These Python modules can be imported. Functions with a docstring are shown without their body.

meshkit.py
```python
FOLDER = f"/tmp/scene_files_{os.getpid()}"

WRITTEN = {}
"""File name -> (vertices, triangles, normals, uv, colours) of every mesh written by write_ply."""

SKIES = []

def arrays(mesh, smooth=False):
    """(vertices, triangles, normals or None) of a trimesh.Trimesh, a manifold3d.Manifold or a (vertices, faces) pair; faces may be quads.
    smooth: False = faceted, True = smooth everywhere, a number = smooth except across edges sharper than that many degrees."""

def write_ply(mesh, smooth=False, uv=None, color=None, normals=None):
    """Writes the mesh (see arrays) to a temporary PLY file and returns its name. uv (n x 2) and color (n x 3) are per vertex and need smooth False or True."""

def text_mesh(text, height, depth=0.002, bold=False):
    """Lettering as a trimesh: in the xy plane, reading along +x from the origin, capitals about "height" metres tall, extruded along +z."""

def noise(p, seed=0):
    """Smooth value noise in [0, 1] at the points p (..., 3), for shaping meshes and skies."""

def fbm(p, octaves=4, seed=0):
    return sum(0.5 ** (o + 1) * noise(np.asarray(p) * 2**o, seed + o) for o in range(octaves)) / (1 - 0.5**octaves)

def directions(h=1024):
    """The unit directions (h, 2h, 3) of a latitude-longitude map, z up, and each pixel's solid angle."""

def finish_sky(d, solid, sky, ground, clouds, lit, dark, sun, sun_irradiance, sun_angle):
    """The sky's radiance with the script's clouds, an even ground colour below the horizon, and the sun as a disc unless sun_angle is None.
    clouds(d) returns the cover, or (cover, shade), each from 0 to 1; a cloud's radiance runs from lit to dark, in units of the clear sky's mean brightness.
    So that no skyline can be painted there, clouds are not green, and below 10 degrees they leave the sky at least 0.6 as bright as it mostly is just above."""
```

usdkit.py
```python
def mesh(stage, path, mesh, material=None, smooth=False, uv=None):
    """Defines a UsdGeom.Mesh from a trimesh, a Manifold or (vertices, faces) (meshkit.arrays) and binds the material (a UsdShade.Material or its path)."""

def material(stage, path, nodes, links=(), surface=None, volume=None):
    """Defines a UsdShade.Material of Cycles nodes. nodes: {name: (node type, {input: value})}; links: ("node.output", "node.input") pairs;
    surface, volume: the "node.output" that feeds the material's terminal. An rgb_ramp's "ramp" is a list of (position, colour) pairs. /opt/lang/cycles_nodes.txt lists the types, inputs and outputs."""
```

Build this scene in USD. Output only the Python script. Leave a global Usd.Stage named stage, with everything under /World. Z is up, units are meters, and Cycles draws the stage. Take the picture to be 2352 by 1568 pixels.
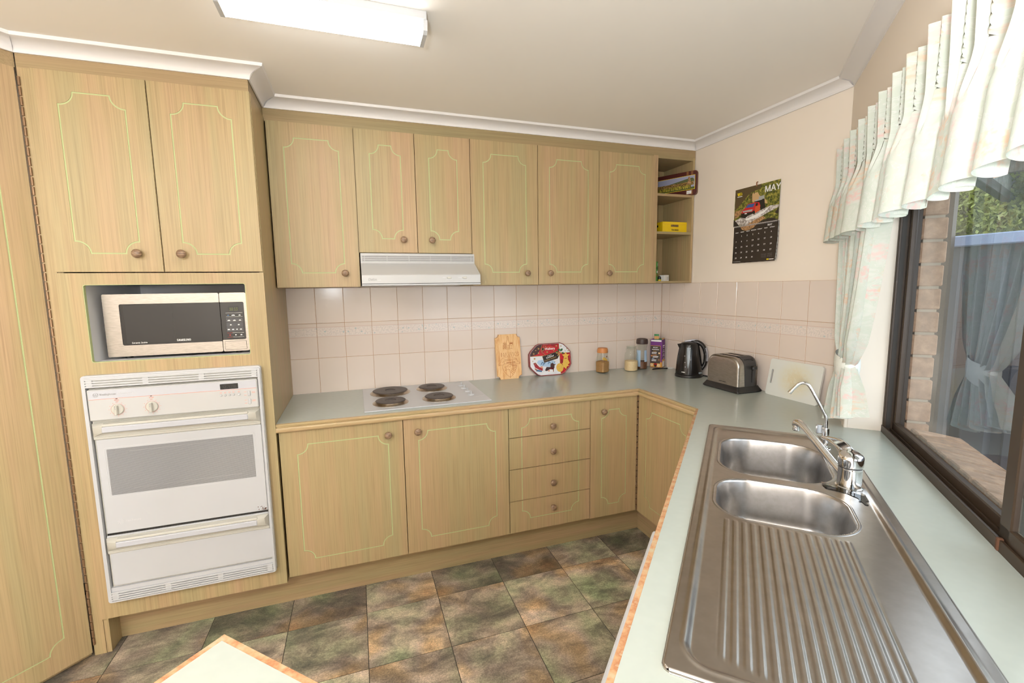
import math, random
import numpy as np
import trimesh
import manifold3d as m3
import shapely
from shapely import affinity
from shapely.geometry import Polygon, Point, LineString, box as sbox
from shapely.ops import unary_union
from pxr import Gf, Sdf, Usd, UsdGeom, UsdLux, UsdShade, Vt
import meshkit, usdkit

stage = Usd.Stage.CreateInMemory()
UsdGeom.SetStageUpAxis(stage, 'Z')
UsdGeom.SetStageMetersPerUnit(stage, 1.0)
UsdGeom.Xform.Define(stage, '/World')
UsdGeom.Scope.Define(stage, '/World/Looks')
random.seed(7)
rng = np.random.default_rng(7)

# ------------------------------------------------------------------ camera, sky, sun, exposure
YAW, PITCH, ROLL, F = 0.327942735, -0.118518545, -0.0146005067, 1046.63687
CAM = (-2.10227, -2.79075, 1.48602)
EXPOSURE = 0.72
cam = UsdGeom.Camera.Define(stage, '/World/camera')
cy, sy, cp, sp, cr, sr = math.cos(YAW), math.sin(YAW), math.cos(PITCH), math.sin(PITCH), math.cos(ROLL), math.sin(ROLL)
fwd = np.array([sy * cp, cy * cp, sp]); right = np.array([cy, -sy, 0]); up = np.cross(right, fwd)
right, up = cr * right + sr * up, -sr * right + cr * up
cam.AddTransformOp().Set(Gf.Matrix4d(*right, 0, *up, 0, *(-fwd), 0, *CAM, 1))
cam.CreateHorizontalApertureAttr(36.0); cam.CreateVerticalApertureAttr(24.0)
cam.CreateFocalLengthAttr(F * 36.0 / 2352)
cam.CreateClippingRangeAttr(Gf.Vec2f(0.02, 200))
cam.CreateExposureAttr(EXPOSURE)

sky = UsdLux.DomeLight.Define(stage, '/World/sky')
sky.CreateColorAttr(Gf.Vec3f(0.80, 0.90, 1.0)); sky.CreateIntensityAttr(0.95)
sun = UsdLux.DistantLight.Define(stage, '/World/sun')
sun.CreateColorAttr(Gf.Vec3f(1.0, 0.93, 0.82)); sun.CreateIntensityAttr(7.0); sun.CreateAngleAttr(0.6)
def aim(to_sun):
    z = np.array(to_sun, float); z /= np.linalg.norm(z)
    x = np.cross([0, 0, 1], z); x /= np.linalg.norm(x); y = np.cross(z, x)
    return Gf.Matrix4d(*x, 0, *y, 0, *z, 0, 0, 0, 0, 1)
sun.AddTransformOp().Set(aim((-0.72, 0.30, 0.60)))
KITCHEN_LAMP, DINING_LAMP = 8.0, 16.0       # radiance of the kitchen diffuser and an unseen one behind the camera
# two lights out of view, placed to brighten the room evenly: one bounced off the wall and ceiling over the window beside the camera, one off the far dining wall
for nm_, at_, dir_, power in (('flash', (-2.36, -3.02, 1.50), (0.72, 0.10, 0.75), 640.0), ('flash_001', (-2.60, -3.20, 1.55), (-1.0, -0.05, 0.16), 2000.0)):
    flash = UsdLux.DiskLight.Define(stage, '/World/' + nm_); flash.CreateRadiusAttr(0.06); flash.CreateColorAttr(Gf.Vec3f(0.93, 0.97, 1.0)); flash.CreateIntensityAttr(power)
    m_ = aim(-np.array(dir_)); m_.SetTranslateOnly(Gf.Vec3d(*at_)); flash.AddTransformOp().Set(m_)

# ------------------------------------------------------------------ helpers
S2 = math.sqrt(2)
DIAG = 225.0                                  # the frame turned to the window wall: x = along the wall towards the camera (u), y = out of the room (n)
def D(u, n, z=0.0): return np.array([(-u + n) / S2, (-u - n) / S2, z])
used = {}
def path_for(name, parent):
    base = f'{parent}/{name}'
    k = used.get(base, -1) + 1; used[base] = k
    return base if k == 0 else f'{base}_{k:03d}'
def tag(prim, label=None, cat=None, group=None, kind=None):
    for k, v in (('label', label), ('category', cat), ('group', group), ('kind', kind)):
        if v: prim.SetCustomDataByKey(k, v)
    return prim
def thing(name, label, cat, loc=(0, 0, 0), rotz=0.0, group=None, kind=None):
    x = UsdGeom.Xform.Define(stage, path_for(name, '/World'))
    x.AddTranslateOp().Set(Gf.Vec3d(*map(float, loc)))
    if rotz: x.AddRotateZOp().Set(float(rotz))
    return tag(x.GetPrim(), label, cat, group, kind)
def obj(name, mesh, material, parent=None, smooth=30, uv=None, **kw):
    if isinstance(mesh, MB): mesh = mesh.get()
    if uv is not None and smooth not in (True, False): smooth = True
    p = path_for(name, str(parent.GetPath()) if parent is not None else '/World')
    m = usdkit.mesh(stage, p, mesh, M[material] if isinstance(material, str) else material, smooth, uv)
    return tag(m.GetPrim(), kw.get('label'), kw.get('cat'), kw.get('group'), kw.get('kind'))
def sub(name, parent):
    return UsdGeom.Xform.Define(stage, path_for(name, str(parent.GetPath()))).GetPrim()
def tm(v, f): return trimesh.Trimesh(np.asarray(v, float), np.asarray(f, int), process=False)
def cbox(x0, x1, y0, y1, z0, z1, c=0.0):
    lo, hi = np.minimum([x0, y0, z0], [x1, y1, z1]), np.maximum([x0, y0, z0], [x1, y1, z1])
    if c <= 0:
        b = trimesh.creation.box(hi - lo); b.apply_translation((lo + hi) / 2); return b
    c = min(c, 0.49 * (hi - lo).min())
    pts = []
    for sx in (0, 1):
        for sy_ in (0, 1):
            for sz in (0, 1):
                p = np.where([sx, sy_, sz], hi, lo); s = np.where([sx, sy_, sz], -c, c)
                for k in range(3):
                    q = p + s; q[k] = p[k]; pts.append(q)
    return trimesh.convex.convex_hull(np.array(pts))
def fixw(m):
    if m.is_watertight and m.volume < 0: m.invert()
    return m
def prism(poly, h0, h1, plane='xy'):
    """Extrudes a shapely polygon from h0 to h1. plane xy: h = z; xz: h = -y (towards the room's camera side); yz: h = x."""
    polys = [g for g in (poly.geoms if hasattr(poly, 'geoms') else [poly]) if g.area > 1e-9]
    out = []
    for g in polys:
        m = trimesh.creation.extrude_polygon(g, h1 - h0, engine='earcut'); m.apply_translation([0, 0, h0])
        v = m.vertices
        if plane == 'xz': v = np.stack([v[:, 0], -v[:, 2], v[:, 1]], 1)
        elif plane == 'yz': v = np.stack([v[:, 2], v[:, 0], v[:, 1]], 1)
        out.append(tm(v, m.faces))
    return trimesh.util.concatenate(out)
def rrect(x0, x1, y0, y1, r, q=6):
    return sbox(x0 + r, y0 + r, x1 - r, y1 - r).buffer(r, quad_segs=q) if r > 0 else sbox(x0, y0, x1, y1)
def lathe(prof, c=(0, 0, 0), n=32, axis='z'):
    prof = np.asarray(prof, float); a = np.arange(n) * 2 * math.pi / n
    v = np.stack([np.outer(prof[:, 0], np.cos(a)), np.outer(prof[:, 0], np.sin(a)), np.outer(prof[:, 1], np.ones(n))], -1).reshape(-1, 3)
    f = []
    for i in range(len(prof) - 1):
        for j in range(n):
            k = (j + 1) % n; f += [[i * n + j, i * n + k, (i + 1) * n + k], [i * n + j, (i + 1) * n + k, (i + 1) * n + j]]
    m = tm(v, f); m.merge_vertices(); m.update_faces(m.nondegenerate_faces())
    if axis == '-y': m = tm(np.stack([m.vertices[:, 0], -m.vertices[:, 2], m.vertices[:, 1]], 1), m.faces)
    if axis == 'x': m = tm(np.stack([m.vertices[:, 2], m.vertices[:, 0], m.vertices[:, 1]], 1), m.faces)
    m.apply_translation(c); return fixw(m)
def tube(pts, r, n=10, closed=False):
    pts = np.asarray(pts, float); k = len(pts); r = np.broadcast_to(r, (k,)).astype(float)
    t = np.gradient(pts, axis=0) if not closed else np.roll(pts, -1, 0) - np.roll(pts, 1, 0)
    t /= np.linalg.norm(t, axis=1, keepdims=True)
    nrm = np.cross(t[0], [0.1, 0.27, 0.95]); nrm /= np.linalg.norm(nrm); rings = []
    for i in range(k):
        nrm = nrm - t[i] * (nrm @ t[i]); nrm /= np.linalg.norm(nrm); b = np.cross(t[i], nrm)
        a = np.arange(n) * 2 * math.pi / n
        rings.append(pts[i] + r[i] * (np.outer(np.cos(a), nrm) + np.outer(np.sin(a), b)))
    v = np.vstack(rings); f = []
    for i in range(k if closed else k - 1):
        i2 = (i + 1) % k
        for j in range(n):
            j2 = (j + 1) % n; f += [[i * n + j, i * n + j2, i2 * n + j2], [i * n + j, i2 * n + j2, i2 * n + j]]
    if not closed:
        v = np.vstack([v, pts[0], pts[-1]]); a, b_ = len(v) - 2, len(v) - 1
        for j in range(n):
            j2 = (j + 1) % n; f += [[a, j2, j], [b_, (k - 1) * n + j, (k - 1) * n + j2]]
    return fixw(tm(v, f))
def spline(ctrl, n=24):
    ctrl = np.asarray(ctrl, float); P = np.vstack([2 * ctrl[0] - ctrl[1], ctrl, 2 * ctrl[-1] - ctrl[-2]]); out = []
    per = max(2, n // (len(ctrl) - 1))
    for i in range(1, len(P) - 2):
        for t in np.arange(per) / per:
            out.append(0.5 * (2 * P[i] + (P[i + 1] - P[i - 1]) * t + (2 * P[i - 1] - 5 * P[i] + 4 * P[i + 1] - P[i + 2]) * t**2 + (3 * P[i] - P[i - 1] - 3 * P[i + 1] + P[i + 2]) * t**3))
    return np.array(out + [ctrl[-1]])
def loft(rings, cap=True):
    k, n = len(rings), len(rings[0]); v = np.vstack(rings); f = []
    for i in range(k - 1):
        for j in range(n):
            j2 = (j + 1) % n; f += [[i * n + j, i * n + j2, (i + 1) * n + j2], [i * n + j, (i + 1) * n + j2, (i + 1) * n + j]]
    if cap:
        v = np.vstack([v, rings[0].mean(0), rings[-1].mean(0)]); a, b = k * n, k * n + 1
        for j in range(n):
            j2 = (j + 1) % n; f += [[a, j2, j], [b, (k - 1) * n + j, (k - 1) * n + j2]]
    return fixw(tm(v, f))
def sheet(P):
    """A quad grid (rows, columns, 3) as a mesh, and its uv in metres along rows and columns is left to the caller."""
    a, b = P.shape[:2]; i = np.arange(a * b).reshape(a, b)
    f = np.concatenate([np.stack([i[:-1, :-1], i[:-1, 1:], i[1:, 1:]], -1).reshape(-1, 3), np.stack([i[:-1, :-1], i[1:, 1:], i[1:, :-1]], -1).reshape(-1, 3)])
    return tm(P.reshape(-1, 3), f)
def text(s, h, x=0, z=0, y=0, depth=0.0006, bold=False, center=False, width=None, slant=0.0):
    """Lettering that faces -y, its foot at (x, y, z)."""
    m = meshkit.text_mesh(s, h, depth, bold); v = np.array(m.vertices)
    if slant: v[:, 0] += slant * v[:, 1]
    if width: v[:, 0] *= width / np.ptp(v[:, 0])
    if center: v[:, 0] -= (v[:, 0].min() + v[:, 0].max()) / 2
    return tm(np.stack([v[:, 0] + x, y - v[:, 2], v[:, 1] + z], 1), m.faces)
class MB:
    def __init__(s): s.m = []
    def add(s, m): s.m.append(m); return s
    def box(s, *a): return s.add(cbox(*a))
    def get(s): return trimesh.util.concatenate(s.m) if len(s.m) > 1 else s.m[0]
def place(m, loc=(0, 0, 0), rz=0.0, rx=0.0, ry=0.0):
    m = m.get() if isinstance(m, MB) else m.copy()
    for ang, ax in ((rx, [1, 0, 0]), (ry, [0, 1, 0]), (rz, [0, 0, 1])):
        if ang: m.apply_transform(trimesh.transformations.rotation_matrix(math.radians(ang), ax))
    m.apply_translation(loc); return m

# ------------------------------------------------------------------ materials
M = {}
def mat(name, nodes, links=(), surface='p.BSDF', volume=None):
    M[name] = usdkit.material(stage, '/World/Looks/' + name, nodes, links, surface, volume)
def plain(name, rgb, rough=0.5, **kw):
    mat(name, {'p': ('principled_bsdf', dict(base_color=rgb, roughness=rough, **kw))})
def srgb(r, g, b):
    c = np.array([r, g, b]) / 255.0
    return tuple(np.where(c <= 0.04045, c / 12.92, ((c + 0.055) / 1.055) ** 2.4))
def noisy(name, stops, scale, rough=0.5, detail=4, bump=0.0, coord='position', bscale=None, **kw):
    n = {'g': ('geometry', {}), 'm': ('mapping', dict(scale=scale if np.ndim(scale) else (scale,) * 3)), 'n': ('noise_texture', dict(scale=1.0, detail=float(detail), roughness=0.6)),
         'r': ('rgb_ramp', dict(ramp=stops)), 'p': ('principled_bsdf', dict(roughness=rough, **kw))}
    l = [('g.position', 'm.vector'), ('m.vector', 'n.vector'), ('n.fac', 'r.fac'), ('r.color', 'p.base_color')]
    if bump:
        n['n2'] = ('noise_texture', dict(scale=bscale or 60.0, detail=3.0)); n['b'] = ('bump', dict(strength=1.0, distance=bump))
        l += [('g.position', 'n2.vector'), ('n2.fac', 'b.height'), ('b.normal', 'p.normal')]
    mat(name, n, l)
def wood(name, wide, fine, tint=1.0, rough=0.42, rot=0.0):
    t = lambda c: tuple(np.array(c) * tint)
    mat(name, {'g': ('geometry', {}), 'mr': ('mapping', dict(rotation=(0, 0, rot))), 'm1': ('mapping', dict(scale=wide)), 'm2': ('mapping', dict(scale=fine)),
               'n1': ('noise_texture', dict(scale=1.0, detail=2.0, roughness=0.6)), 'n2': ('noise_texture', dict(scale=1.0, detail=2.0, roughness=0.65)),
               'r1': ('rgb_ramp', dict(ramp=[(0.28, t((0.415, 0.336, 0.176))), (0.45, t((0.440, 0.333, 0.172))), (0.56, t((0.460, 0.330, 0.176))), (0.72, t((0.490, 0.332, 0.190)))])),
               'r2': ('rgb_ramp', dict(ramp=[(0.25, (0.80, 0.78, 0.73)), (0.5, (0.97, 0.97, 0.95)), (0.75, (1.07, 1.06, 1.05))])),
               'x': ('mix_color', dict(blend_type='multiply', fac=1.0)),
               'p': ('principled_bsdf', dict(roughness=rough))},
        [('g.position', 'mr.vector'), ('mr.vector', 'm1.vector'), ('mr.vector', 'm2.vector'), ('m1.vector', 'n1.vector'), ('m2.vector', 'n2.vector'),
         ('n1.fac', 'r1.fac'), ('n2.fac', 'r2.fac'), ('r1.color', 'x.a'), ('r2.color', 'x.b'), ('x.result', 'p.base_color')])
wood('veneer_upright', (11, 11, 0.6), (220, 220, 3.0))
wood('veneer_level', (0.6, 11, 11), (3.0, 220, 220), 0.84)
wood('veneer_level_side', (11, 0.6, 11), (220, 3.0, 220), 0.88)
wood('kick_veneer', (1.2, 14, 16), (4.0, 200, 240), 0.93)
wood('edge_timber', (2.0, 30, 30), (6.0, 160, 160), 1.08, 0.35)
wood('edge_timber_side', (30, 2.0, 30), (160, 6.0, 160), 1.08, 0.35)
plain('groove_paint', srgb(182, 192, 138), 0.6)
plain('shadow_gap', (0.03, 0.022, 0.014), 0.8)
noisy('wall_paint', [(0.3, (0.850, 0.758, 0.655)), (0.7, (0.865, 0.775, 0.672))], 3.0, 0.7, 1)
plain('ceiling_paint', (0.905, 0.865, 0.815), 0.8)
plain('cornice_paint', (0.80, 0.775, 0.765), 0.55)
plain('tile_glaze', (0.735, 0.635, 0.56), 0.16, specular_ior_level=0.35)
plain('grout', srgb(196, 160, 130), 0.9)
plain('white_enamel', (0.530, 0.535, 0.550), 0.25)
plain('warm_white', (0.525, 0.522, 0.515), 0.32)
plain('cream_plastic', (0.555, 0.538, 0.478), 0.32)
plain('lilac_white', (0.515, 0.523, 0.56), 0.3)
plain('white_melamine', (0.72, 0.71, 0.71), 0.4)
plain('black_gloss', (0.012, 0.011, 0.011), 0.08)
plain('black_plastic', (0.018, 0.016, 0.015), 0.32)
plain('dark_grey', (0.045, 0.042, 0.042), 0.45)
plain('vent_dark', (0.05, 0.045, 0.04), 0.7)
plain('white_print', (0.85, 0.84, 0.82), 0.5)
plain('grey_print', (0.33, 0.32, 0.32), 0.5)
plain('pale_print', (0.62, 0.61, 0.62), 0.5)
plain('pink_print', srgb(238, 150, 130), 0.5)
plain('red_print', srgb(190, 40, 40), 0.5)
plain('blue_print', srgb(70, 110, 150), 0.5)
plain('chrome', (0.80, 0.80, 0.80), 0.07, metallic=1.0)
plain('bronze_aluminium', srgb(58, 43, 29), 0.45)
plain('track_dark', srgb(40, 34, 28), 0.55)
plain('rust', srgb(96, 62, 42), 0.9)
noisy('knob_marble', [(0.3, srgb(96, 74, 56)), (0.5, srgb(140, 112, 88)), (0.7, srgb(176, 150, 122))], (60, 60, 260), 0.35, 5)
noisy('brushed_steel', [(0.3, (0.36, 0.33, 0.30)), (0.7, (0.45, 0.415, 0.38))], (40, 40, 300), 0.30, 2, metallic=1.0)
noisy('sink_steel', [(0.3, (0.445, 0.405, 0.368)), (0.7, (0.495, 0.455, 0.418))], (30, 30, 30), 0.27, 3, metallic=1.0)
noisy('bowl_steel', [(0.3, (0.46, 0.44, 0.425)), (0.7, (0.53, 0.51, 0.495))], (60, 60, 60), 0.28, 2, metallic=1.0)
noisy('worktop_laminate', [(0.3, (0.440, 0.475, 0.428)), (0.7, (0.452, 0.488, 0.440))], 40.0, 0.22, 1, specular_ior_level=0.5)
noisy('board_edge', [(0.33, srgb(184, 166, 134)), (0.48, srgb(190, 148, 108)), (0.62, srgb(172, 116, 78)), (0.74, srgb(196, 178, 148))], (40, 40, 160), 0.6, 3)
noisy('hotplate_iron', [(0.3, (0.045, 0.034, 0.030)), (0.7, (0.085, 0.066, 0.060))], (80, 80, 80), 0.45, 5)
noisy('hotplate_ring', [(0.3, (0.42, 0.34, 0.25)), (0.7, (0.58, 0.50, 0.42))], (25, 25, 25), 0.24, 4, metallic=1.0)
mat('oven_mesh_glass', {'g': ('geometry', {}), 'm': ('mapping', dict(rotation=(0, math.radians(45), 0), scale=(1, 1, 1))), 'c': ('checker_texture', dict(scale=330.0, color1=(0.20, 0.20, 0.21), color2=(0.34, 0.34, 0.345))),
                        'p': ('principled_bsdf', dict(roughness=0.12))}, [('g.position', 'm.vector'), ('m.vector', 'c.vector'), ('c.color', 'p.base_color')])
mat('frieze_glaze', {'g': ('geometry', {}), 's': ('separate_xyz', {}), 'r': ('rgb_ramp', dict(ramp=[(0.0, (0.72, 0.615, 0.54)), (0.598, (0.72, 0.615, 0.54)), (0.60, (0.66, 0.50, 0.43)), (0.612, (0.66, 0.50, 0.43)), (0.616, (0.72, 0.63, 0.57)), (0.868, (0.72, 0.63, 0.57)), (0.872, (0.66, 0.50, 0.43)), (0.884, (0.66, 0.50, 0.43)), (0.888, (0.72, 0.615, 0.54)), (1.0, (0.72, 0.615, 0.54))])),
                     'mr': ('map_range', dict(from_min=1.1, from_max=1.3, to_min=0.0, to_max=1.0, clamp=True)),
                     'band': ('rgb_ramp', dict(ramp=[(0.0, (0, 0, 0)), (0.63, (0, 0, 0)), (0.65, (1, 1, 1)), (0.84, (1, 1, 1)), (0.86, (0, 0, 0)), (1, (0, 0, 0))])),
                     'v': ('voronoi_texture', dict(scale=42.0, randomness=0.75)), 'vr': ('rgb_ramp', dict(ramp=[(0.0, (0.44, 0.50, 0.50)), (0.16, (0.50, 0.55, 0.53)), (0.24, (0.72, 0.63, 0.57)), (1.0, (0.72, 0.63, 0.57))])),
                     'n': ('noise_texture', dict(scale=120.0, detail=2.0)), 'nr': ('rgb_ramp', dict(ramp=[(0.42, (0.93, 0.94, 0.95)), (0.55, (1.06, 1.06, 1.06))])), 'x1': ('mix_color', dict(blend_type='multiply', fac=1.0)),
                     'x': ('mix_color', dict(blend_type='mix')), 'p': ('principled_bsdf', dict(roughness=0.16, specular_ior_level=0.35))},
    [('g.position', 's.vector'), ('s.z', 'mr.value'), ('mr.result', 'r.fac'), ('mr.result', 'band.fac'), ('g.position', 'v.vector'), ('v.distance', 'vr.fac'), ('g.position', 'n.vector'), ('n.fac', 'nr.fac'),
     ('vr.color', 'x1.a'), ('nr.color', 'x1.b'), ('band.color', 'x.fac'), ('r.color', 'x.a'), ('x1.result', 'x.b'), ('x.result', 'p.base_color')])
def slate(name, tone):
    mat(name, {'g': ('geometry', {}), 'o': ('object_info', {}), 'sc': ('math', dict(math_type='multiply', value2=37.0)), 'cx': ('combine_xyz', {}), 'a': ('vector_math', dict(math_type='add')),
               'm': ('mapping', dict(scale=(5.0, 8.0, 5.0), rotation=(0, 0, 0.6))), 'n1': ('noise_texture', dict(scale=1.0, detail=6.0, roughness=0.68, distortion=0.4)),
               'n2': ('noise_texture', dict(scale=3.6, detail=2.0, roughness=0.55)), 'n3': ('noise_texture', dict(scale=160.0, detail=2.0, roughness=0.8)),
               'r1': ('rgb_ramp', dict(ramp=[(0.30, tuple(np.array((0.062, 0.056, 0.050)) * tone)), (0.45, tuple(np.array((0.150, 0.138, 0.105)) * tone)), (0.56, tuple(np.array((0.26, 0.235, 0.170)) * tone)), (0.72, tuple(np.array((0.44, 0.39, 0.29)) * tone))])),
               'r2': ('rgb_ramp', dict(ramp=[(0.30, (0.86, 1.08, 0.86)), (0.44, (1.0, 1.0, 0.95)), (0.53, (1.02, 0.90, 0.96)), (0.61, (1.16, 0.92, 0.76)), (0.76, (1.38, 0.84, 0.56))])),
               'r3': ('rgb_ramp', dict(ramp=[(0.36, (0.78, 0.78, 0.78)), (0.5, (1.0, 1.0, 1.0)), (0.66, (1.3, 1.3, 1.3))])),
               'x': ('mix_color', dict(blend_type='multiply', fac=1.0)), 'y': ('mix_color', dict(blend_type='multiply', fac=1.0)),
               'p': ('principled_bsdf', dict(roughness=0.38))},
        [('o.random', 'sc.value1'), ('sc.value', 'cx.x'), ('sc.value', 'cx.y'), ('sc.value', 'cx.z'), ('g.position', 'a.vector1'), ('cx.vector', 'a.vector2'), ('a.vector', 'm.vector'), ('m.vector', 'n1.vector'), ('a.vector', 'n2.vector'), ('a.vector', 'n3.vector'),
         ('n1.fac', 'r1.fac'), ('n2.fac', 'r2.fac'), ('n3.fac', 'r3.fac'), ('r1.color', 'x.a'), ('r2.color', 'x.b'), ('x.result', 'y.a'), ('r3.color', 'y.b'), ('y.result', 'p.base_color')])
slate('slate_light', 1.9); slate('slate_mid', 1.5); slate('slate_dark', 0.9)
plain('tile_joint', (0.055, 0.05, 0.04), 0.8)
def lamp(name, rgb, strength): mat(name, {'e': ('emission', dict(color=rgb, strength=strength))}, surface='e.emission')
lamp('kitchen_diffuser', (1.0, 0.985, 0.95), KITCHEN_LAMP)
lamp('dining_diffuser', (0.96, 0.98, 1.0), DINING_LAMP)
mat('window_glass', {'gb': ('geometry', {}), 'nb': ('math', dict(math_type='subtract', value1=1.0)), 'fm': ('math', dict(math_type='multiply')), 'f': ('fresnel', dict(IOR=1.75)), 't': ('transparent_bsdf', dict(color=(0.94, 0.95, 0.95))), 'g': ('glossy_bsdf', dict(color=(1, 1, 1), roughness=0.0)), 'x': ('mix_closure', {})},
    [('gb.backfacing', 'nb.value2'), ('f.fac', 'fm.value1'), ('nb.value', 'fm.value2'), ('fm.value', 'x.fac'), ('t.BSDF', 'x.closure1'), ('g.BSDF', 'x.closure2')], surface='x.closure')
mat('jar_glass', {'gb': ('geometry', {}), 'nb': ('math', dict(math_type='subtract', value1=1.0)), 'fm': ('math', dict(math_type='multiply')), 'f': ('fresnel', dict(IOR=1.5)), 't': ('transparent_bsdf', dict(color=(0.93, 0.95, 0.93))), 'g': ('glossy_bsdf', dict(color=(1, 1, 1), roughness=0.03)), 'x': ('mix_closure', {})},
    [('gb.backfacing', 'nb.value2'), ('f.fac', 'fm.value1'), ('nb.value', 'fm.value2'), ('fm.value', 'x.fac'), ('t.BSDF', 'x.closure1'), ('g.BSDF', 'x.closure2')], surface='x.closure')
mat('curtain_cloth', {'tc': ('texture_coordinate', {}), 'mp': ('mapping', dict(scale=(1, 1, 1))), 'v': ('voronoi_texture', dict(scale=17.0, randomness=0.95)), 'nd': ('noise_texture', dict(scale=38.0, detail=3.0, roughness=0.6)),
                      'ad': ('mix_color', dict(blend_type='linear_light', fac=0.035)), 'vr': ('rgb_ramp', dict(ramp=[(0.0, (1, 1, 1)), (0.34, (1, 1, 1)), (0.52, (0, 0, 0)), (1, (0, 0, 0))])),
                      'cc': ('separate_color', {}), 'cr': ('rgb_ramp', dict(ramp=[(0.0, (0.774, 0.568, 0.421)), (0.35, (0.774, 0.611, 0.482)), (0.5, (0.774, 0.542, 0.499)), (0.8, (0.783, 0.628, 0.585)), (0.88, (0.662, 0.697, 0.619)), (1, (0.662, 0.697, 0.619))])),
                      'ns': ('noise_texture', dict(scale=26.0, detail=2.0, distortion=1.6)), 'sr': ('rgb_ramp', dict(ramp=[(0.40, (0.649, 0.688, 0.606)), (0.485, (0.662, 0.697, 0.619)), (0.50, (0.765, 0.765, 0.722)), (0.515, (0.662, 0.697, 0.619)), (0.62, (0.714, 0.727, 0.666))])),
                      'n5': ('noise_texture', dict(scale=90.0, detail=2.0)), 'r5': ('rgb_ramp', dict(ramp=[(0.42, (0.25, 0.25, 0.25)), (0.58, (0.95, 0.95, 0.95))])), 'mm': ('mix_color', dict(blend_type='multiply', fac=1.0)),
                      'x': ('mix_color', dict(blend_type='mix')), 'd': ('diffuse_bsdf', {}), 't': ('translucent_bsdf', {}), 'o': ('mix_closure', dict(fac=0.22))},
    [('tc.UV', 'mp.vector'), ('mp.vector', 'nd.vector'), ('mp.vector', 'ad.a'), ('nd.color', 'ad.b'), ('ad.result', 'v.vector'), ('v.distance', 'vr.fac'), ('v.color', 'cc.color'), ('cc.r', 'cr.fac'), ('mp.vector', 'ns.vector'), ('ns.fac', 'sr.fac'), ('mp.vector', 'n5.vector'), ('n5.fac', 'r5.fac'), ('vr.color', 'mm.a'), ('r5.color', 'mm.b'),
     ('mm.result', 'x.fac'), ('sr.color', 'x.a'), ('cr.color', 'x.b'), ('x.result', 'd.color'), ('x.result', 't.color'), ('d.BSDF', 'o.closure1'), ('t.BSDF', 'o.closure2')], surface='o.closure')
noisy('tie_cloth', [(0.35, (0.70, 0.72, 0.66)), (0.65, (0.78, 0.78, 0.73))], 60.0, 0.8)
noisy('brick_face', [(0.3, srgb(122, 92, 70)), (0.5, srgb(146, 112, 86)), (0.7, srgb(170, 136, 108))], (30, 30, 30), 0.85, 5, bump=0.002, bscale=90)
plain('mortar', srgb(150, 136, 118), 0.9)
plain('fence_steel', srgb(76, 77, 84), 0.45)
plain('fence_rail', srgb(140, 152, 180), 0.45)
noisy('paving', [(0.3, srgb(110, 112, 106)), (0.7, srgb(150, 150, 142))], 12.0, 0.85)
noisy('bark', [(0.3, srgb(90, 76, 62)), (0.7, srgb(150, 140, 128))], (20, 20, 6), 0.9)
def leafy(name, c):
    mat(name, {'gi': ('geometry', {}), 'r': ('rgb_ramp', dict(ramp=[(0.0, tuple(np.array(c) * 0.55)), (0.5, c), (1.0, tuple(np.array(c) * (1.5, 1.35, 1.2)))])), 'd': ('principled_bsdf', dict(roughness=0.5)), 't': ('translucent_bsdf', {}), 'o': ('mix_closure', dict(fac=0.3))},
        [('gi.random_per_island', 'r.fac'), ('r.color', 'd.base_color'), ('r.color', 't.color'), ('d.BSDF', 'o.closure1'), ('t.BSDF', 'o.closure2')], surface='o.closure')
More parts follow.
